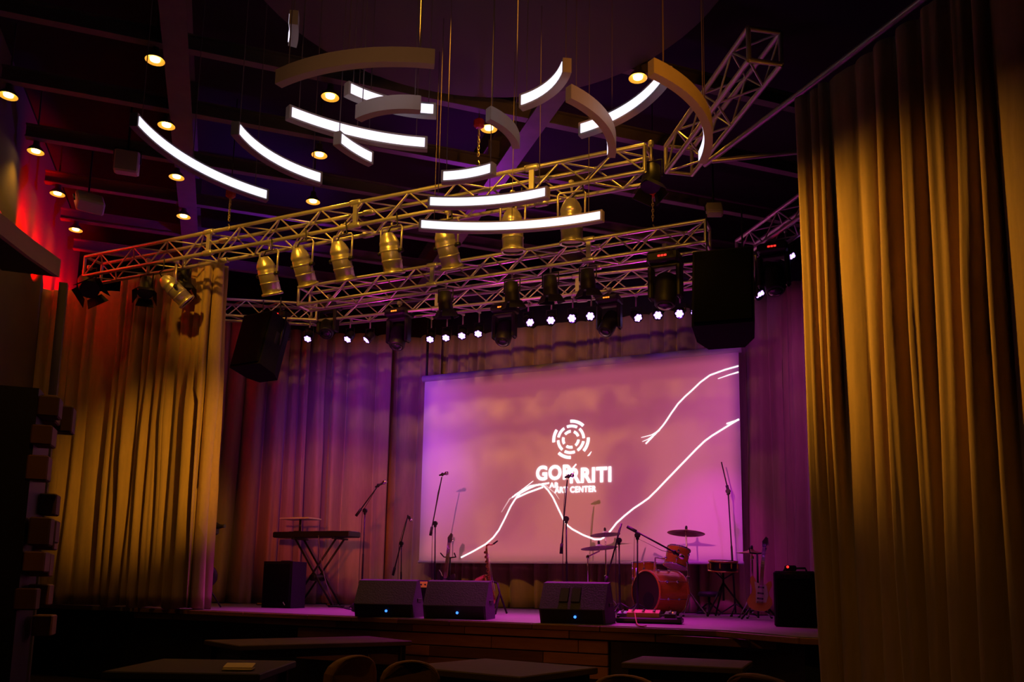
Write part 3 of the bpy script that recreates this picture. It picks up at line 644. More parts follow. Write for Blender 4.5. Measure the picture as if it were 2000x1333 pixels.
# ------------------------------------------------------------------ ceiling downlights
DL = [(-5.95, 5.16, 'high at left, above the long left pendant'), (-7.75, 5.03, 'at the left picture edge'), (-8.5, 5.89, 'lower far left, above the red wall glow'), (-6.72, 6.04, 'between the long left pendant and the girder'),
      (-9.2, 6.71, 'before the red wall, left of the square panel'), (-9.93, 7.56, 'lowest at left, beside the red wall corner'), (-7.49, 6.94, 'just below the long left pendant'), (-8.23, 7.79, 'just above the truss left end, right of the square panel'),
      (-4.82, 6.26, 'under the topmost arched pendant'), (-3.64, 7.37, 'in the middle, left of the diagonal girder'), (-5.61, 7.15, 'between two sagging pendants at centre left'), (-6.39, 8.07, 'just above the truss, right of the second pendant'), (-1.98, 7.1, 'dazzling at right, beneath the canopy edge')]
for i, (x, y, lb) in enumerate(DL):
    t = thing('ceiling_lamp', 'small warm bell-shaped ceiling lamp '+lb, 'ceiling lamp', (x, y, 5.9), 0, 'warm ceiling lamps')
    b = MB(); b.lathe([(.088, 0), (.086, .012), (.07, .04), (.035, .075), (.03, .13)], (0, 0, 0), (0, 0, 1), 18, caps=False); obj('shade', b, 'lampshade', t)
    b = MB(); b.lathe([(.086, .001), (.07, .016), (.045, .022)], (0, 0, 0), (0, 0, 1), 18, caps=False); obj('reflector', b, 'reflector', t)
    b = MB(); b.lathe([(.02, -.004), (.044, .004), (.046, .02)], (0, 0, 0), (0, 0, 1), 16); obj('bulb', b, 'bulb', t)
    rod('stem', (0, 0, .12), (0, 0, .78), .009, 'lampshade', t)
    light('lamp_glow', 'SPOT', (x, y, 5.88), (x, y, 0), AMBER, (26 if i in (1, 2, 8, 9, 10, 11, 12) else 5), 110, .8, .05, t)

# ceiling boxes and chain hoists
def tile_box(px, py, z, label, ang, s=.34, tl=30):
    c = aZ(px, py, z); t = thing('ceiling_speaker', label, 'ceiling speaker', c, 0, 'square ceiling speakers')
    R = Matrix.Rotation(ang, 3, 'Z')@Matrix.Rotation(radians(tl), 3, 'X')
    b = MB(); b.bbox((0, 0, 0), (s, s*.5, s), .015, R); obj('body', b, 'housing', t)
    b = MB(); b.bbox(R@Vector((0, -s*.255, 0)), (s*.9, .012, s*.9), .004, R); obj('front_grille', b, 'housing', t)
    b = MB(); b.tube([R@Vector((-s*.54, 0, 0)), R@Vector((-s*.54, 0, s*.6)), R@Vector((s*.54, 0, s*.6)), R@Vector((s*.54, 0, 0))], .01, 6); obj('bracket', b, 'blackmetal', t)
    rod('stem', R@Vector((0, 0, s*.6)), R@Vector((0, 0, s*.6))+Vector((0, 0, .6)), .012, 'blackmetal', t)
tile_box(175, 397, 5.65, 'square grey speaker box tilted under the ceiling near the red wall', radians(60), .3, -50)
tile_box(248, 318, 5.9, 'long reddish box on a ceiling purlin left of the girder', radians(42), .26, 0)
tile_box(1395, 411, 5.2, 'small pink-lit square box above the right hanging loudspeaker', radians(20), .17, -35)
def hoist(px, py, z, label, L=.3):
    c = aZ(px, py, z); t = thing('chain_hoist', label, 'chain hoist', c, 0, 'chain hoists')
    b = MB(); b.bbox((0, 0, .16), (.10, .09, .10), .02); obj('body', b, 'redhoist', t)
    b = MB(); b.cyl((0, 0, .2), (0, 0, 6.65-c.z), .006, seg=6); obj('upper_chain', b, 'blackmetal', t)
    b = MB()
    for k in range(int(L/.035)):
        zc = .1-.035*k; R = Matrix.Rotation(pi/2*(k % 2), 3, 'Z'); b.tube([R@Vector((.011*cos(a), 0, .022*sin(a)))+Vector((0, 0, zc)) for a in [i*pi/4 for i in range(9)]], .005, 5)
    obj('chain', b, 'chain', t)
    b = MB(); b.tube([(0, 0, .1-L), (.02, 0, .06-L), (0, 0, .03-L), (-.02, 0, .05-L)], .008, 6); obj('hook', b, 'chain', t)
hoist(449, 405, 5.35, 'red chain hoist over the left half of the front truss', .3)
hoist(1275, 405, 5.35, 'small red chain hoist over the right end of the second truss', .3)
hoist(935, 270, 5.75, 'red chain hoist below the centre ceiling lamp', .35)

# ------------------------------------------------------------------ stage monitors
def wedge(px, py, label, w_, rot, slots=False):
    c = aZ(px, py, ST); t = thing('stage_monitor', label, 'stage monitor', (c.x, c.y, ST), rot, 'wedge monitors along the stage edge')
    pl = [(-.18, .0), (-.235, .13), (-.085, .36), (.02, .375), (.26, .06), (.26, 0)]
    b = MB(); b.prism(pl, -w_/2, w_/2, lambda y, z, x: (x, y, z)); o = obj('body', b, 'wedge', t)
    b = MB(); b.prism([(-.181, .004), (-.238, .128), (-.240, .124), (-.186, .0)], -w_/2+.02, w_/2-.02, lambda y, z, x: (x, y-.002, z)); obj('connector_panel', b, 'black', t)
    b = MB(); n = Vector((0, -.837, .547)); b.prism([(.035, .365), (.262, .068), (.272, .076), (.045, .373)], -w_/2+.02, w_/2-.02, lambda y, z, x: (x, y, z)); obj('grille', b, 'grille', t)
    b = MB(); b.lathe([(.012, 0), (.013, .012), (.006, .014)], (.03, -.212, .065), (0, -1, -.4), 10); obj('power_lamp', b, 'ledblue', t)
    for k in (-1, 1):
        b = MB(); b.bbox((k*(w_/2+.003), .03, .17), (.012, .16, .035), .004); obj('side_handle', b, 'black', t)
    if slots:
        R = Matrix.Rotation(radians(-33), 3, 'X')
        for k in (-1, 1):
            b = MB(); b.bbox((-.03+k*.055, -.158, .255), (.085, .012, .155), .005, R); obj('carry_slot', b, 'black', t)
    return t
wedge(760, 1205, 'left wedge monitor at the stage edge', .60, radians(16))
wedge(897, 1209, 'middle wedge monitor at the stage edge, before the saxophone', .62, radians(14))
wedge(1128, 1218, 'right wedge monitor with two dark carry slots in its sloping face', .60, radians(6), True)

# ------------------------------------------------------------------ microphone stands
def mic_stand(label, base, clutch, ba, bb, Y, foot='tripod', mic=None, mlabel=None, cable=True, r=.011, Yb=None):
    bs = aY(*base, Y); bs.z = ST; t = thing('microphone_stand', label, 'microphone stand', bs, 0, 'microphone stands')
    L = lambda p, yy=Y: aY(*p, yy)-bs
    cl = L(clutch); a = L(ba); e = L(bb, Yb or Y)
    b = MB(); b.tube([Vector((0, 0, .04)), cl*.55, cl*.56, cl], [.013, .013, .009, .009], 8); obj('pole', b, 'blackmetal', t)
    if foot == 'tripod':
        for k in range(3):
            an = 2*pi*k/3+.5; v = Vector((cos(an), sin(an), 0)); b = MB(); b.tube([Vector((0, 0, .16)), v*.28+Vector((0, 0, .012))], .009, 6); g = obj('leg', b, 'blackmetal', t)
            b = MB(); b.bbox(v*.285+Vector((0, 0, .012)), (.035, .035, .022), .008); obj('rubber_foot', b, 'rubber', g)
    else:
        b = MB(); b.lathe([(.14, 0), (.145, .012), (.12, .025), (.03, .04)], (0, 0, 0), (0, 0, 1), 24); obj('round_base', b, 'blackmetal', t)
    b = MB(); d = (e-a).normalized(); b.lathe([(.03, -.02), (.033, -.012), (.033, .012), (.03, .02)], cl, d.cross(Vector((0, 0, 1))).normalized() if abs(d.z) < .99 else (0, 1, 0), 12); b.bbox(cl+Vector((0, 0, -.03)), (.035, .035, .05), .008); obj('clutch', b, 'blackmetal', t)
    b = MB(); b.tube([a, e], r*.75, 8); obj('boom', b, 'blackmetal', t)
    b = MB(); b.tube([a-d*.02, a+d*.10], .019, 10); obj('counterweight', b, 'rubber', t)
    if cable:
        b = MB(); mid = cl*.5+Vector((-.04, -.02, 0)); b.tube([e, e*.7+cl*.3+Vector((-.03, 0, -.03)), cl+Vector((-.03, -.02, -.02)), mid, Vector((-.03, -.03, .1)), Vector((-.12, -.1, .006))], .0035, 5); obj('lead', b, 'rubber', t)
    if mic:
        m0, m1 = aY(*mic[0], Yb or Y), aY(*mic[1], Yb or Y); d = (m1-m0).normalized(); Lm = (m1-m0).length
        mt = thing('microphone', mlabel, 'microphone', m0, 0, 'microphones')
        b = MB(); b.lathe([(.010, 0), (.012, .02), (.017, Lm*.65)], (0, 0, 0), d, 12); obj('handle', b, 'blackmetal', mt)
        b = MB(); b.lathe([(.018, Lm*.64), (.026, Lm*.72), (.027, Lm*.86), (.02, Lm*.97), (.008, Lm)], (0, 0, 0), d, 14); obj('head_grille', b, 'chrome', mt)
        b = MB(); b.bbox(d*.05, (.035, .035, .05), .01); obj('clip', b, 'rubber', mt)
    return t
mic_stand('boom stand beside the keyboard, leaning up to the right', (705, 1190), (713, 998), (697, 1006), (738, 950), 9.75, mic=((733, 952), (755, 940)), mlabel='microphone on the stand beside the keyboard')
mic_stand('tall boom stand before the left edge of the screen', (849, 1190), (850, 1023), (841, 1044), (863, 932), 10.15, mic=((858, 929), (876, 924)), mlabel='microphone on the tall stand at the left edge of the screen')
mic_stand('tall boom stand in front of the projected letters', (1107, 1205), (1106, 1014), (1096, 1079), (1108, 938), 9.4, mic=((1103, 933), (1121, 928)), mlabel='microphone covering the projected letters')
mic_stand('steep boom stand right of the wedge with carry slots', (1211, 1204), (1209, 1056), (1182, 1142), (1214, 1023), 9.6, r=.013)
mic_stand('boom stand pointing down to the right at the orange tom', (1245, 1208), (1245, 1046), (1228, 1031), (1322, 1082), 9.4, mic=((1310, 1075), (1336, 1091)), mlabel='slim black microphone aimed at the orange tom', r=.013)
mic_stand('thin tall stand with raised tip at the right edge of the screen', (1437, 1206), (1422, 960), (1423, 963), (1409, 903), 11.35, cable=False)
mic_stand('short stand before the narrow curtain left of the screen', (783, 1188), (784, 1062), (768, 1122), (797, 1007), 10.8, mic=((796, 1007), (804, 1019)), mlabel='small microphone tipped over on the short stand left of the screen', r=.012)

# ------------------------------------------------------------------ keyboard group
kY = 10.2
kl, kr = aY(545, 1045, kY), aY(693, 1046, kY); kc = (kl+kr)/2
t = thing('keyboard', 'long black stage keyboard seen edge-on, on crossed legs', 'keyboard', (kc.x, kY, kc.z-.045))
W = (kr-kl).length
b = MB(); b.bbox((0, .0, .045), (W, .30, .085), .012); obj('body', b, 'black', t)
for k in range(28):
    b = MB(); b.bbox((-W/2+.12+(W-.2)*k/27, .09, .092), ((W-.2)/27-.003, .14, .012), .002); obj('white_key', b, 'keys', t)
b = MB(); b.bbox((0, -.08, .090), (W*.6, .06, .006), .002); obj('control_panel', b, 'blackmetal', t)
t = thing('keyboard_stand', 'black crossed-leg stand under the keyboard', 'keyboard stand', (kc.x, kY, ST))
H = kc.z-.048-ST; f0, f1 = aY(578, 1188, kY).x-kc.x, aY(657, 1182, kY).x-kc.x; t0, t1 = aY(586, 1052, kY).x-kc.x, aY(664, 1052, kY).x-kc.x
for yy in (-.1, .1):
    b = MB(); b.tube([(t0, yy, H-.02), (f1, yy, .02)], .015, 8); obj('leg', b, 'blackmetal', t)
    b = MB(); b.tube([(t1, yy, H-.02), (f0, yy, .02)], .015, 8); obj('leg', b, 'blackmetal', t)
for xx, zz in ((t0, H-.012), (t1, H-.012), (f0, .014), (f1, .014)):
    b = MB(); b.bbox((xx, 0, zz), (.05, .36, .024), .008); obj('rest_bar' if zz > .5 else 'foot_bar', b, 'rubber', t)
b = MB(); b.lathe([(.045, -.14), (.05, -.13), (.05, .13), (.045, .14)], ((t0+f1+t1+f0)/4, 0, H*.42), (0, 1, 0), 14); obj('pivot', b, 'blackmetal', t)
p = aY(587, 1013, kY)
t = thing('laptop_tray', 'white flat tray on a short post above the keyboard', 'tray', (p.x, kY, kc.z+.042))
wt = aY(613, 1015, kY).x-aY(556, 1015, kY).x; hz = p.z-kc.z-.042
b = MB(); b.bbox((0, 0, hz-.01), (wt, .32, .022), .008); obj('top', b, 'white', t)
b = MB(); b.cyl((0, 0, .012), (0, 0, hz-.02), .018, seg=10); obj('post', b, 'blackmetal', t)
b = MB(); b.bbox((0, 0, .008), (.1, .16, .014), .004); obj('base', b, 'blackmetal', t)
# floor loudspeaker
p = aZ(555, 1188, ST); s0 = aY(527, 1145, p.y).x; s1 = aY(583, 1145, p.y).x; hh = aY(555, 1098, p.y).z-ST
t = thing('floor_loudspeaker', 'black upright loudspeaker on the stage floor under the keyboard', 'loudspeaker', (p.x, p.y, ST))
ws = s1-s0
b = MB(); b.prism([(-ws/2, -.17), (ws/2, -.17), (ws*.42, .17), (-ws*.42, .17)], .0, hh, lambda x, y, z: (x, y, z)); obj('body', b, 'spk', t)
b = MB(); b.bbox((0, -.178, hh/2+.02), (ws-.04, .016, hh-.1), .006); obj('grille', b, 'grille', t)
b = MB(); b.bbox((ws*.3, -.188, .06), (.05, .006, .012), .002, Matrix.Rotation(.9, 3, 'Y')); obj('badge', b, 'white', t, 'small white glinting badge')
b = MB(); b.bbox((0, 0, hh+.006), (ws*.35, .05, .02), .006); obj('top_handle', b, 'rubber', t)
# things half hidden behind the left front curtain
p = aY(413, 1033, 8.3)
t = thing('stand_light', 'small black lamp head on a stand poking out behind the left front curtain', 'stage light', (p.x, p.y, ST))
hz = p.z-ST
b = MB(); b.bbox((0, 0, hz), (.14, .16, .16), .02); b.bbox((-.03, 0, hz+.11), (.05, .08, .08), .015); obj('head', b, 'black', t)
b = MB(); b.lathe([(.035, .05), (.03, .12), (.022, .16), (.022, .2)], (0, 0, hz+.02), (1, .1, .05), 12); obj('barrel', b, 'blackmetal', t)
b = MB(); b.cyl((-.02, 0, .02), (-.02, 0, hz-.08), .014, seg=8); obj('pole', b, 'blackmetal', t)
for k in range(3):
    an = 2*pi*k/3+.2; b = MB(); b.tube([(-.02, 0, .3), (-.02+.22*cos(an), .22*sin(an), .012)], .01, 6); obj('leg', b, 'blackmetal', t)
p = aY(402, 1126, 8.25); t = thing('round_case', 'black rounded case half hidden behind the left front curtain', 'case', (p.x-.02, 8.25, ST))
hz = p.z-ST
b = MB(); b.lathe([(.10, -.09), (.15, -.075), (.155, .075), (.10, .09)], (0, 0, hz), (.6, -.8, 0), 22); obj('body', b, 'black', t)
for k in (-1, 1): rod('support_leg', (.08*k, .02, 0), (.06*k, 0, hz-.12), .014, 'blackmetal', t)

# ------------------------------------------------------------------ guitars
def guitar(label, loc, H, tilt, rotz, fin, name='electric_guitar', lean=.12):
    t = thing(name, label, 'guitar', loc, rotz, 'guitars on stands')
    R = Matrix.Rotation(lean*-1, 3, 'X')@Matrix.Rotation(tilt, 3, 'Y'); s = H/1.0; off = Vector((0, 0, .10))
    f = lambda x, z, y: off+R@Vector((x*s, y, z*s))
    half = [(0, 0), (.07, .005), (.125, .04), (.16, .10), (.155, .16), (.115, .22), (.105, .26), (.125, .31), (.14, .36), (.125, .41), (.09, .40), (.06, .36), (.03, .345)]
    lft = [(-.03, .345), (-.05, .35), (-.085, .42), (-.12, .46), (-.145, .42), (-.14, .36), (-.11, .29), (-.108, .24), (-.14, .18), (-.165, .11), (-.135, .04), (-.075, .005)]
    b = MB(); b.prism(half+lft, -.022, .022, f); obj('body', b, fin, t)
    b = MB(); b.prism([(-.05, .10), (.08, .12), (.10, .22), (.07, .34), (.025, .37), (-.03, .36), (-.09, .38), (-.06, .25)], -.026, -.0222, f); obj('pickguard', b, 'pearl' if fin == 'sunburst' else 'black', t)
    b = MB(); b.prism([(-.026, .34), (.026, .34), (.021, .85), (-.021, .85)], -.036, -.012, f); nk = obj('neck', b, 'maple', t)
    for k in range(12):
        z = .85-.5*(1-.5**(k/9.0)); b = MB(); b.prism([(-.023, z), (.023, z), (.023, z+.004), (-.023, z+.004)], -.039, -.035, f); obj('fret', b, 'chrome', nk)
    b = MB(); b.prism([(-.021, .85), (.021, .85), (.045, .90), (.04, .98), (.015, 1.0), (-.03, .93)], -.03, -.014, f); hd = obj('headstock', b, fin if fin != 'sunburst' else 'darkguitar', t)
    for k in range(6):
        z = .89+.017*k; x = .048-.003*k; b = MB(); b.cyl(f(x-.012, z, -.022), f(x+.016, z, -.022), .006*s, seg=6); obj('tuning_peg', b, 'chrome', hd)
    for z in (.15, .22, .30):
        b = MB(); b.prism([(-.04, z), (.04, z), (.04, z+.022), (-.04, z+.022)], -.034, -.0255, f); obj('pickup', b, 'black' if fin == 'sunburst' else 'chrome', t)
    b = MB(); b.prism([(-.04, .10), (.04, .10), (.04, .125), (-.04, .125)], -.036, -.024, f); obj('bridge', b, 'chrome', t)
    b = MB()
    for k in range(6): b.tube([f(-.018+.0072*k, .115, -.042), f(-.014+.0056*k, .90, -.042)], .0012, 4)
    obj('strings', b, 'chrome', t)
    return t
def guitar_stand(label, loc, rotz, h=.72, arm=.08):
    t = thing('guitar_stand', label, 'guitar stand', loc, rotz, 'guitar stands')
    b = MB(); b.tube([(0, .18, .02), (0, .12, h*.5), (0, .14, h)], .012, 8); obj('pole', b, 'blackmetal', t)
    for k in (-1, 1):
        b = MB(); b.tube([(0, .14, .25), (.2*k, -.1, .012)], .011, 6); obj('leg', b, 'blackmetal', t)
        b = MB(); b.tube([(0, .12, .13), (.1*k, .09, .085), (.1*k, -.04, .08), (.1*k, -.05, .12)], .01, 6); obj('cradle_arm', b, 'rubber', t)
        b = MB(); b.tube([(0, .14, h), (arm*k, .12, h+.01), (arm*k*1.15, .02, h+.06)], .009, 6); obj('neck_hook', b, 'rubber', t)
    return t
p = aY(866, 1190, 10.6); hz = aY(870, 1040, 10.6).z-ST-.1
guitar('dark guitar standing before the lower left screen corner', (p.x, 10.6, ST), hz, radians(2), radians(8), 'darkguitar')
guitar_stand('guitar stand with raised hook behind the dark guitar', (p.x+.02, 10.62, ST), radians(8), hz*.72+.02, .09)
p = aZ(1483, 1212, ST); hz = aY(1500, 1046, p.y).z-ST-.1
guitar('sunburst guitar on a stand left of the black amplifier', (p.x, p.y, ST), hz, radians(6), radians(12), 'sunburst')
guitar_stand('guitar stand holding the sunburst guitar', (p.x, p.y+.02, ST), radians(12), .75)

# ------------------------------------------------------------------ amplifiers
p = aZ(1546, 1226, ST); xa, xb = aY(1511, 1170, p.y).x, aY(1592, 1170, p.y).x; hz = aY(1546, 1116, p.y).z-ST
t = thing('amplifier', 'black amplifier cabinet at right beside the amber curtain', 'amplifier', ((xa+xb)/2, p.y+.15, ST)); W = xb-xa
b = MB(); b.bbox((0, 0, hz/2), (W, .3, hz-.0), .015); obj('cabinet', b, 'spk', t)
b = MB(); b.bbox((0, -.155, hz*.45), (W-.06, .014, hz*.78), .005); obj('grille', b, 'grille', t)
b = MB(); b.bbox((0, -.154, hz*.91), (W-.06, .012, hz*.09), .004); pn = obj('control_panel', b, 'blackmetal', t)
for k in range(6):
    b = MB(); b.lathe([(.012, 0), (.010, .018)], (-W*.35+W*.14*k, -.16, hz*.91), (0, -1, 0), 10); obj('knob', b, 'black', pn)
b = MB(); b.tube([(-.1, 0, hz), (-.09, 0, hz+.03), (.09, 0, hz+.03), (.1, 0, hz)], .01, 6); obj('handle', b, 'rubber', t)
t = thing('small_tuner', 'small box with red light on top of the right amplifier', 'tuner', ((xa+xb)/2-.03, p.y+.05, ST+hz+.002))
b = MB(); b.bbox((0, 0, .025), (.10, .07, .05), .008); obj('body', b, 'blackmetal', t)
b = MB(); b.lathe([(.012, 0), (.006, .012)], (-.02, -.036, .035), (0, -1, 0), 8); obj('red_light', b, 'ledred', t)
p = aY(828, 1190, 9.6); xa, xb = aY(800, 1145, 9.6).x, aY(856, 1145, 9.6).x; hz = aY(828, 1134, 9.6).z-ST
t = thing('combo_amplifier', 'small combo amplifier with glowing orange panel between two wedge monitors', 'amplifier', ((xa+xb)/2, 9.75, ST)); W = xb-xa
b = MB(); b.bbox((0, 0, hz/2), (W, .26, hz), .015); obj('cabinet', b, 'spk', t)
b = MB(); b.bbox((-W*.06, -.134, hz-.055), (W*.8, .01, .075), .003); pn = obj('control_panel', b, 'amber_panel', t, 'glowing orange control panel')
for k in range(5):
    b = MB(); b.lathe([(.011, 0), (.009, .018)], (-W*.38+W*.14*k, -.139, hz-.055), (0, -1, 0), 10); obj('knob', b, 'black', pn)
b = MB(); b.lathe([(.011, 0), (.006, .012)], (W*.22, -.139, hz-.055), (0, -1, 0), 8); obj('pilot_lamp', b, 'ledred', pn)
b = MB(); b.bbox((0, -.134, hz*.4), (W-.05, .01, hz*.55), .004); obj('grille', b, 'grille', t)

# ------------------------------------------------------------------ saxophone
sY = 9.3
g = lambda px, py, dy=0: aY(px, py, sY+dy)
p = aY(962, 1196, sY); base = Vector((p.x, sY, ST))
t = thing('saxophone', 'brass saxophone lit red, standing behind the middle wedge monitor', 'saxophone', base)
l = lambda px, py, dy=0: g(px, py, dy)-base
body = [l(950, 1070), l(951, 1085), l(954, 1110), l(957, 1135), l(961, 1158), l(964, 1170), l(962, 1178), l(955, 1178), l(950, 1170), l(947, 1155), l(944, 1142), l(940, 1132)]
b = MB(); b.tube(smooth_line([tuple(q) for q in body], 3), [r_ for r_ in [.012+.026*(i/33)+.0 if i < 24 else .031+.035*((i-24)/9)**2 for i in range(34)]], 14); bd = obj('body_tube', b, 'brass', t)
e = l(940, 1132); b = MB(); b.lathe([(.062, -.01), (.075, .012), (.082, .02), (.078, .022), (.05, -.02)], e, (l(940, 1132)-l(944, 1142)).normalized(), 20, caps=False); obj('bell_rim', b, 'brass', t)
b = MB(); b.tube([l(950, 1070), l(951, 1066), l(955, 1064.5), l(961, 1065), l(965, 1062)], [.011, .0105, .010, .008, .006], 10); obj('neck', b, 'brass', t)
b = MB(); b.tube([l(964, 1063), l(972, 1057)], [.011, .008], 10); obj('mouthpiece', b, 'black', t)
for k in range(9):
    q = l(950+1.2*k, 1080+9*k)+Vector((0, -.03, 0)); b = MB(); b.lathe([(.016, 0), (.018, .006), (.014, .01)], q, (0, -1, .1), 10); obj('key_cup', b, 'brass', t)
for k in range(2):
    b = MB(); b.tube([l(949+3*k, 1082)+Vector((.02, -.02, 0)), l(962+3*k, 1155)+Vector((.02, -.02, 0))], .003, 5); obj('key_rod', b, 'chrome', t)
t = thing('saxophone_stand', 'black folding stand holding the saxophone', 'instrument stand', base)
for q in ((990, 1187, .0), (968, 1189, -.25), (960, 1185, .25)):
    b = MB(); f_ = l(q[0], q[1], q[2]); f_.z = .012; b.tube([l(972, 1140, .06), l(976, 1160, .04), f_], .012, 7); obj('leg', b, 'rubber', t)
b = MB(); b.tube([l(950, 1140, -.05), l(958, 1135, .08), l(972, 1140, .06)], .011, 7); obj('bell_rest', b, 'rubber', t)

# ------------------------------------------------------------------ drum kit
dY = 10.6
n_ = Vector((-.57, -.82, 0)).normalized()
c = aY(1262, 1157, dY-.15); R0 = .262
t = thing('bass_drum', 'orange bass drum with dark front skin, facing left', 'drum', (c.x, c.y, ST), 0, 'orange drum kit')
cz = max(c.z-ST, R0+.012); D = .44
b = MB(); b.lathe([(R0, -.01), (R0, -D)], (0, 0, cz), n_, 36, caps=False); b.lathe([(R0-.01, -D), (R0-.01, -.01)], (0, 0, cz), n_, 36, caps=False); obj('shell', b, 'orange', t)
for h in (0, -D-.012):
    b = MB(); b.lathe([(R0-.004, h-.018), (R0+.012, h-.018), (R0+.014, h+.01), (R0-.006, h+.014)], (0, 0, cz), n_, 36, caps=False); obj('hoop', b, 'orange', t)
b = MB(); b.lathe([(R0-.005, 0), (R0-.005, .004)], (0, 0, cz), n_, 36); hd = obj('front_skin', b, 'darkhead', t)
u = n_.cross(Vector((0, 0, 1)));
b = MB(); b.lathe([(.10, .004), (.10, .007)], u*-.05+Vector((0, 0, cz-.1)), n_, 24); obj('port_hole', b, 'black', hd)
for k in range(8):
    a = 2*pi*k/8+.3; v = u*cos(a)+Vector((0, 0, 1))*sin(a)
    b = MB(); q = Vector((0, 0, cz))+v*(R0+.012); b.lathe([(.016, -.015), (.02, 0), (.012, .014)], q-n_*.13, v, 10); b.lathe([(.016, -.015), (.02, 0), (.012, .014)], q-n_*.30, v, 10); obj('lug', b, 'chrome', t)
    b = MB(); b.tube([q+n_*.01+v*.006, q-n_*(D+.01)+v*.006], .004, 6); obj('tension_rod', b, 'chrome', t)
for k in (-1, 1):
    b = MB(); b.tube([Vector((0, 0, cz))+u*.2*k-n_*.2+Vector((0, 0, -.18)), u*.36*k-n_*.05+Vector((0, 0, .012))], .01, 7); obj('spur', b, 'chrome', t)
def tom(label, pc, Y, R_, D_, axis, stand=None):
    c = aY(*pc, Y); ax = Vector(axis).normalized(); t = thing('tom_drum', label, 'drum', c, 0, 'orange drum kit')
    b = MB(); b.lathe([(R_, -D_/2), (R_, D_/2)], (0, 0, 0), ax, 30, caps=False); obj('shell', b, 'orange', t)
    for h in (-1, 1):
        b = MB(); b.lathe([(R_-.002, h*D_/2-.008), (R_+.01, h*D_/2-.008), (R_+.011, h*D_/2+.01), (R_-.004, h*D_/2+.012)], (0, 0, 0), ax, 30, caps=False); obj('hoop', b, 'chrome', t)
        b = MB(); b.lathe([(R_-.003, h*(D_/2)), (R_-.003, h*(D_/2+.004))], (0, 0, 0), ax, 30); obj('skin', b, 'head', t)
    u = ax.orthogonal().normalized(); w_ = ax.cross(u)
    for k in range(6):
        a = 2*pi*k/6; v = u*cos(a)+w_*sin(a); b = MB(); b.lathe([(.014, -.012), (.019, 0), (.010, .014)], v*(R_+.008)+ax*D_*.22, v, 10); b.lathe([(.014, -.012), (.019, 0), (.010, .014)], v*(R_+.008)-ax*D_*.22, v, 10); obj('lug', b, 'chrome', t)
        b = MB(); b.tube([v*(R_+.014)-ax*(D_/2), v*(R_+.014)+ax*(D_/2)], .003, 5); obj('tension_rod', b, 'chrome', t)
    if stand:
        b = MB(); b.tube([Vector(q)-c if not isinstance(q, tuple) or len(q) == 3 else q for q in stand], .012, 8); obj('mount', b, 'chrome', t)
    return t
tom('orange tom drum mounted above the bass drum, tilted towards the left', (1322, 1090), 10.5, .14, .23, (.16, .26, .94), [tuple(aY(1300, 1092, 10.5)), tuple(aY(1280, 1090, 10.5)), tuple(aY(1278, 1118, 10.5))])
tom('orange floor tom peeking out behind the bass drum at left', (1258, 1122), 11.0, .16, .30, (0, 0, 1), [tuple(aY(1243, 1110, 10.85)), tuple(aY(1243, 1195, 10.85))])
def cymbal(label, pc, Y, R_, tilt, foot, bronze='cymbal', n=1, extra=None):
    c = aY(*pc, Y); ax = Vector((tilt[0], tilt[1], 1)).normalized(); ft = aY(*foot, Y); ft.z = ST
    t = thing('cymbal_stand', label, 'cymbal', ft, 0, 'cymbals'); c = c-ft
    prof = [(.006, .028), (.03, .024), (.045, .010), (.06, .004), (R_*.6, -.008), (R_, -.022), (R_, -.0235), (R_*.6, -.0105), (.06, .001), (.04, .004), (.006, .02)]
    for k in range(n):
        b = MB(); b.lathe([(r_, h if k == 0 else -h-.05) for r_, h in prof], c, ax, 32, caps=False); obj('cymbal', b, bronze, t)
    b = MB(); b.lathe([(.012, .02), (.016, .035), (.016, .06), (.008, .075)], c, ax, 10); obj('wing_nut', b, 'black', t)
    el = extra and aY(*extra, Y)-ft
    pts = [c+ax*.03, c-ax*.06] + ([el] if el else []) + [Vector((0, 0, .25)) if not el else Vector((el.x, 0, el.z-.12)), Vector((0, 0, .06))]
    b = MB(); b.tube(pts, .010, 8); obj('pole', b, 'chrome', t)
    b = MB(); b.bbox((el if el else c*.45), (.04, .04, .05), .01); obj('clamp', b, 'chrome', t)
    for k in range(3):
        an = 2*pi*k/3+.4; b = MB(); b.tube([(0, 0, .30), (.22*cos(an), .22*sin(an), .012)], .009, 6); lg = obj('leg', b, 'chrome', t)
        b = MB(); b.bbox((.225*cos(an), .225*sin(an), .012), (.03, .03, .022), .008); obj('rubber_foot', b, 'rubber', lg)
    return t
cymbal('large bronze cymbal on a stand above the orange tom', (1340, 1039), 10.7, .235, (.02, .13), (1347, 1203))
cymbal('pale hi-hat cymbals left of the steep boom stand', (1170, 1068), 10.4, .235, (-.10, .05), (1150, 1198), extra=(1148, 1088), bronze='palecymbal')
cymbal('thin pale cymbal above the hi-hat against the screen', (1182, 1042), 10.8, .20, (-.10, .06), (1184, 1196), bronze='palecymbal')
cymbal('dim cymbal at right in front of the violet curtain', (1468, 1078), 10.6, .18, (.03, 0), (1470, 1200), extra=(1469, 1090))
c = aY(1412, 1107, 10.8)
t = thing('snare_drum', 'dark shallow snare drum with gold rim at right of the drum kit', 'drum', (c.x, c.y, ST)); hz = c.z-ST
b = MB(); b.lathe([(.17, -.06), (.17, .06)], (0, 0, hz), (.05, -.08, 1), 28, caps=False); obj('shell', b, 'blackmetal', t)
for h in (-1, 1):
    b = MB(); b.lathe([(.168, h*.06-.008), (.182, h*.06-.008), (.182, h*.06+.01), (.166, h*.06+.012)], (0, 0, hz), (.05, -.08, 1), 28, caps=False); obj('hoop', b, 'brass', t)
b = MB(); b.lathe([(.167, .058), (.167, .062)], (0, 0, hz), (.05, -.08, 1), 28); obj('skin', b, 'head', t)
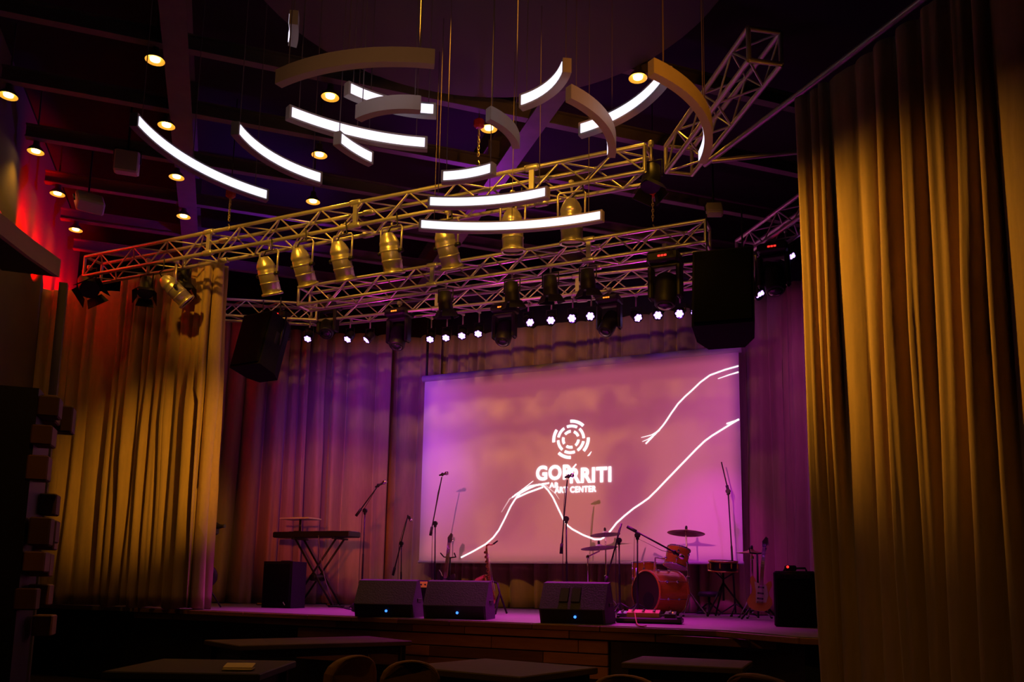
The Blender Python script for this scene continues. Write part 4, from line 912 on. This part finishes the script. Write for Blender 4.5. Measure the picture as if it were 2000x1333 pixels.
for k in range(8):
    a = 2*pi*k/8; b = MB(); b.bbox((.178*cos(a), .178*sin(a), hz), (.022, .022, .07), .006); obj('lug', b, 'brass', t)
b = MB(); b.cyl((0, 0, .2), (0, 0, hz-.08), .014, seg=8); obj('pole', b, 'blackmetal', t)
for k in range(3):
    an = 2*pi*k/3; b = MB(); b.tube([(0, 0, .42), (.3*cos(an), .3*sin(an), .012)], .013, 6); obj('leg', b, 'blackmetal', t)
    b = MB(); b.tube([(0, 0, hz-.16), (.15*cos(an), .15*sin(an), hz-.07)], .01, 6); obj('basket_arm', b, 'blackmetal', t)
c = aZ(1395, 1200, ST); t = thing('drum_throne', 'low black round drum stool behind the kit', 'stool', (c.x, c.y-.35, ST))
b = MB(); b.lathe([(.10, .24), (.15, .25), (.155, .28), (.13, .31), (.02, .315)], (0, 0, 0), (0, 0, 1), 22); obj('seat', b, 'rubber', t)
b = MB(); b.cyl((0, 0, .06), (0, 0, .25), .018, seg=8); obj('post', b, 'blackmetal', t)
for k in range(3):
    an = 2*pi*k/3+.7; b = MB(); b.tube([(0, 0, .17), (.2*cos(an), .2*sin(an), .012)], .012, 6); obj('leg', b, 'blackmetal', t)
c = aZ(1372, 1200, ST); t = thing('drum_pedal', 'small black foot pedal on the floor right of the bass drum', 'pedal', (c.x, c.y, ST))
b = MB(); b.bbox((0, 0, .012), (.11, .26, .02), .005); obj('plate', b, 'blackmetal', t)
b = MB(); b.bbox((0, -.02, .055), (.08, .22, .015), .005, Matrix.Rotation(.25, 3, 'X')); obj('footboard', b, 'blackmetal', t)
for k in (-1, 1): rod('post', (.045*k, .1, .02), (.045*k, .1, .16), .008, 'chrome', t)

# ------------------------------------------------------------------ pedal board and small things on the stage floor
c = aZ(1262, 1219, ST)
t = thing('pedal_board', 'black pedal board at the stage edge before the bass drum', 'pedal board', (c.x, c.y+.12, ST), radians(8))
b = MB(); b.bbox((0, 0, .03), (.62, .26, .05), .012); obj('board', b, 'blackmetal', t)
for k in (-1, 1):
    b = MB(); b.bbox((.28*k, 0, .062), (.03, .24, .014), .004); obj('end_rail', b, 'black', t)
for i, (x, y, sx, sy, hz, mt, lb) in enumerate([(-.05, -.03, .30, .12, .07, 'yellowpedal', 'wide yellow multi-switch pedal on the pedal board'), (.20, -.03, .10, .14, .06, 'blackmetal', 'black pedal at the right end of the pedal board'), (-.25, -.02, .09, .13, .055, 'purplecable', 'grey pedal at the left end of the pedal board')]):
    R = Matrix.Rotation(radians(8), 3, 'Z'); q = Vector((c.x, c.y+.12, ST+.0555))+R@Vector((x, y, 0))
    e = thing('effects_pedal', lb, 'pedal', q, radians(8), 'effects pedals')
    b = MB(); b.prism([(-sy/2, 0), (-sy/2, hz*.6), (sy/2, hz), (sy/2, 0)], -sx/2, sx/2, lambda yy, z, xx: (xx, yy, z)); obj('case', b, mt, e)
    for k in range(3 if sx > .2 else 1):
        xx = 0 if sx < .2 else -.1+.1*k; b = MB(); b.lathe([(.014, 0), (.014, .012), (.01, .018)], (xx, -sy*.25, hz*.7), (0, -.2, 1), 10); obj('foot_switch', b, 'chrome', e)
        b = MB(); b.lathe([(.010, 0), (.009, .016)], (xx, sy*.2, hz*.9), (0, -.2, 1), 10); obj('knob', b, 'black', e)
    b = MB(); b.lathe([(.005, 0), (.003, .006)], (0 if sx > .2 else .02, sy*0, hz*.8), (0, -.2, 1), 8); obj('indicator', b, 'ledorange' if i < 2 else 'ledgreen', e)
def cable(name, label, pts, mt, r=.006):
    b = MB(); b.tube(smooth_line([tuple(Vector(q)) for q in pts], 5), r, 6); tag(obj(name, b, mt), label, 'cable', 'cables on the stage floor')
F3 = lambda px, py, dz=.008: tuple(aZ(px, py, ST)+Vector((0, 0, dz)))
cable('cable', 'red cable curling out of the pedal board front', [F3(1243, 1212, .09), F3(1240, 1217, .1), F3(1244, 1223, .02), F3(1252, 1226), F3(1262, 1225)], 'redcable')
cable('cable', 'grey cable loops between the left and middle wedge monitors', [F3(812, 1206), F3(825, 1199), F3(840, 1197), F3(846, 1201), F3(830, 1204), F3(818, 1202), F3(835, 1196), F3(850, 1198)], 'purplecable')
cable('cable', 'cable lying loose at the foot of the keyboard stand', [F3(655, 1186), F3(672, 1189), F3(690, 1187), F3(700, 1190), F3(684, 1192), F3(668, 1188)], 'rubber', .008)
cable('cable', 'thin cable dangling from keyboard to floor', [tuple(aY(622, 1046, 10.05)), tuple(aY(625, 1080, 10.05)), tuple(aY(632, 1120, 10.0)), tuple(aY(645, 1165, 10.0)), F3(652, 1186)], 'purplecable', .005)
t = thing('paper_cup', 'small pale cup at the stage edge beside the left wedge monitor', 'cup', aZ(793, 1207, ST)+Vector((0, .03, 0)))
b = MB(); b.lathe([(.022, 0), (.03, .055), (.032, .058), (.028, .055), (.02, .004)], (0, 0, 0), (0, 0, 1), 14, caps=False); obj('wall', b, 'paper', t)
b = MB(); b.lathe([(.0215, .002), (.0215, .006)], (0, 0, 0), (0, 0, 1), 14); obj('bottom', b, 'paper', t)
for i, (px, py, lb) in enumerate([(512, 1183, 'small amber floor light left of the upright loudspeaker'), (648, 1184, 'small amber floor light by the keyboard stand foot')]):
    t = thing('floor_light', lb, 'floor light', aZ(px, py, ST), 0, 'amber floor lights')
    b = MB(); b.bbox((0, 0, .02), (.16, .09, .035), .008); obj('case', b, 'black', t)
    b = MB(); b.bbox((0, -.046, .022), (.11, .006, .02), .002); obj('lens', b, 'yellowpedal', t)
for i, (px, py, lb) in enumerate([(1018, 1183, 'small dark bottle on the floor below the screen, left of two'), (1026, 1184, 'small pale bottle on the floor below the screen, right of two')]):
    t = thing('bottle', lb, 'bottle', aZ(px, py+4, ST), 0, 'bottles below the screen')
    b = MB(); b.lathe([(.03, 0), (.034, .01), (.034, .12), (.014, .16), (.013, .19)], (0, 0, 0), (0, 0, 1), 14); obj('body', b, 'darkguitar' if i == 0 else 'head', t)
    b = MB(); b.lathe([(.015, .188), (.015, .208)], (0, 0, 0), (0, 0, 1), 12); obj('cap', b, 'white', t)
t = thing('cable_coil', 'coil of pale cable on the floor below the screen', 'cable', aZ(1044, 1189, ST)+Vector((0, 0, .0)))
b = MB()
for k in range(4): b.tube([(.11*cos(a)*(1-.05*k), .11*sin(a), .012+.018*k) for a in [i*pi/10 for i in range(21)]], .01, 6)
obj('coil', b, 'purplecable', t)
c = aZ(700, 1196, ST); t = thing('tripod_bag', 'small black bag slumped beside the left wedge monitor', 'bag', (c.x, c.y, ST))
b = MB(); b.lathe([(.05, 0), (.085, .01), (.08, .06), (.04, .12), (.015, .14)], (0, 0, 0), (0, 0, 1), 12); obj('body', b, 'rubber', t)
b = MB(); b.tube([(-.03, 0, .12), (-.02, 0, .17), (.02, 0, .17), (.03, 0, .12)], .006, 6); obj('strap', b, 'rubber', t)

# ------------------------------------------------------------------ foreground tables and chairs
def table(label, corner, u_dir, w_, d_, h=.75, mt='table'):
    c = Vector((*corner, 0)); u = Vector((cos(u_dir), sin(u_dir), 0)); v = Vector((-u.y, u.x, 0)); ct = c+u*w_/2+v*d_/2
    t = thing('dining_table', label, 'table', ct, u_dir, 'tables before the stage')
    b = MB(); b.bbox((0, 0, h-.02), (w_, d_, .04), .006); obj('top', b, mt, t)
    for sx in (-1, 1):
        for sy in (-1, 1):
            b = MB(); b.bbox((sx*(w_/2-.06), sy*(d_/2-.06), (h-.04)/2), (.05, .05, h-.04), .006); obj('leg', b, 'tableleg', t)
    b = MB(); b.bbox((0, 0, h-.075), (w_-.14, d_-.14, .06), .006); obj('apron', b, 'tableleg', t)
    return t
table('pale-topped table at lower left before the stage', (-4.45, 5.05), radians(63), 1.5, .75)
table('table at bottom centre with its lit near corner towards the viewer', (-1.8, 4.15), radians(78), .8, .85)
table('dark table at lower right with a thin violet-lit edge', (-1.62, 5.35), radians(3), .75, .62)
table('dark table at the bottom left corner carrying a folded paper', (-3.7, 3.2), radians(25), .8, .8, mt='floor')
def chair(label, loc, rot, h=.86, w_=.42):
    t = thing('dining_chair', label, 'chair', (loc[0], loc[1], 0), rot, 'chairs before the stage')
    b = MB(); b.bbox((0, 0, .45), (w_, .42, .08), .03); obj('seat', b, 'chair', t)
    V = []; n = 12; Fc = []
    ol = []
    for i in range(n+1):
        a = pi*i/n; ol.append((w_/2*cos(a)*(1 if abs(cos(a)) < .9 else 1), .30+.16*sin(a)**.6))
    ol = [(w_/2*.92, 0)]+ol+[(-w_/2*.92, 0)]
    zz = h-.46
    b = MB(); f = lambda x, z, y: (x, -.2+y+(.10*(x/w_)**2*2), zz+z*.999)
    b.prism(ol, -.03, .03, f); o = obj('backrest', b, 'chair', t); md = o.modifiers.new('bev', 'BEVEL'); md.width = .018; md.segments = 3
    for sx in (-1, 1):
        for sy in (-1, 1):
            b = MB(); b.tube([(sx*w_*.4, sy*.17, .42), (sx*w_*.46, sy*.21, .0)], .016, 8); obj('leg', b, 'tableleg', t)
    return t
chair('rounded chair back with bright rim at bottom left of centre', aZ(697, 1280, .86)+Vector((-.187, .072, 0)), radians(69), .86, .30)
chair('rounded brown chair back beside the bright-rimmed one', aZ(803, 1290, .85)+Vector((-.11, .166, 0)), radians(34), .85, .30)
chair('orange-lit chair back at the lower right edge', aZ(1475, 1316, .88)+Vector((.123, .158, 0)), radians(-38), .88, .44)
chair('dim reddish chair back at bottom right of centre', aZ(1218, 1318, .80)+Vector((-.017, .2, 0)), radians(5), .80, .36)
p = aZ(466, 1310, .75)
t = thing('folded_menu', 'yellowish folded paper lying on the bottom left table', 'menu', (p.x, p.y, .752), radians(30))
b = MB(); b.bbox((0, 0, .006), (.15, .11, .008), .002); obj('lower_leaf', b, 'paper', t)
b = MB(); b.bbox((0, .012, .022), (.15, .10, .005), .002, Matrix.Rotation(.15, 3, 'X')); obj('upper_leaf', b, 'paper', t)
# block relief on the pillar at far left
bw = thing('block_pillar', 'dark pillar with protruding wooden blocks at the left picture edge', 'pillar', (-5.05, 3.75, 0))
b = MB(); b.box(CR*-.2+Vector((0, 0, 1.2)), (.4, .5, 2.4), Rhall); obj('core', b, 'black', bw)
rb = random.Random(4)
for j in range(9):
    for i in range(3):
        if rb.random() < .4: continue
        o = CR*(.02+rb.uniform(0, .07))+DP*(-.19+.19*i)
        b = MB(); b.bbox(o+Vector((0, 0, .7+.2*j+rb.uniform(-.02, .02))), (.12, rb.uniform(.13, .18), rb.uniform(.12, .18)), .008, Rhall); obj('block', b, 'block', bw)
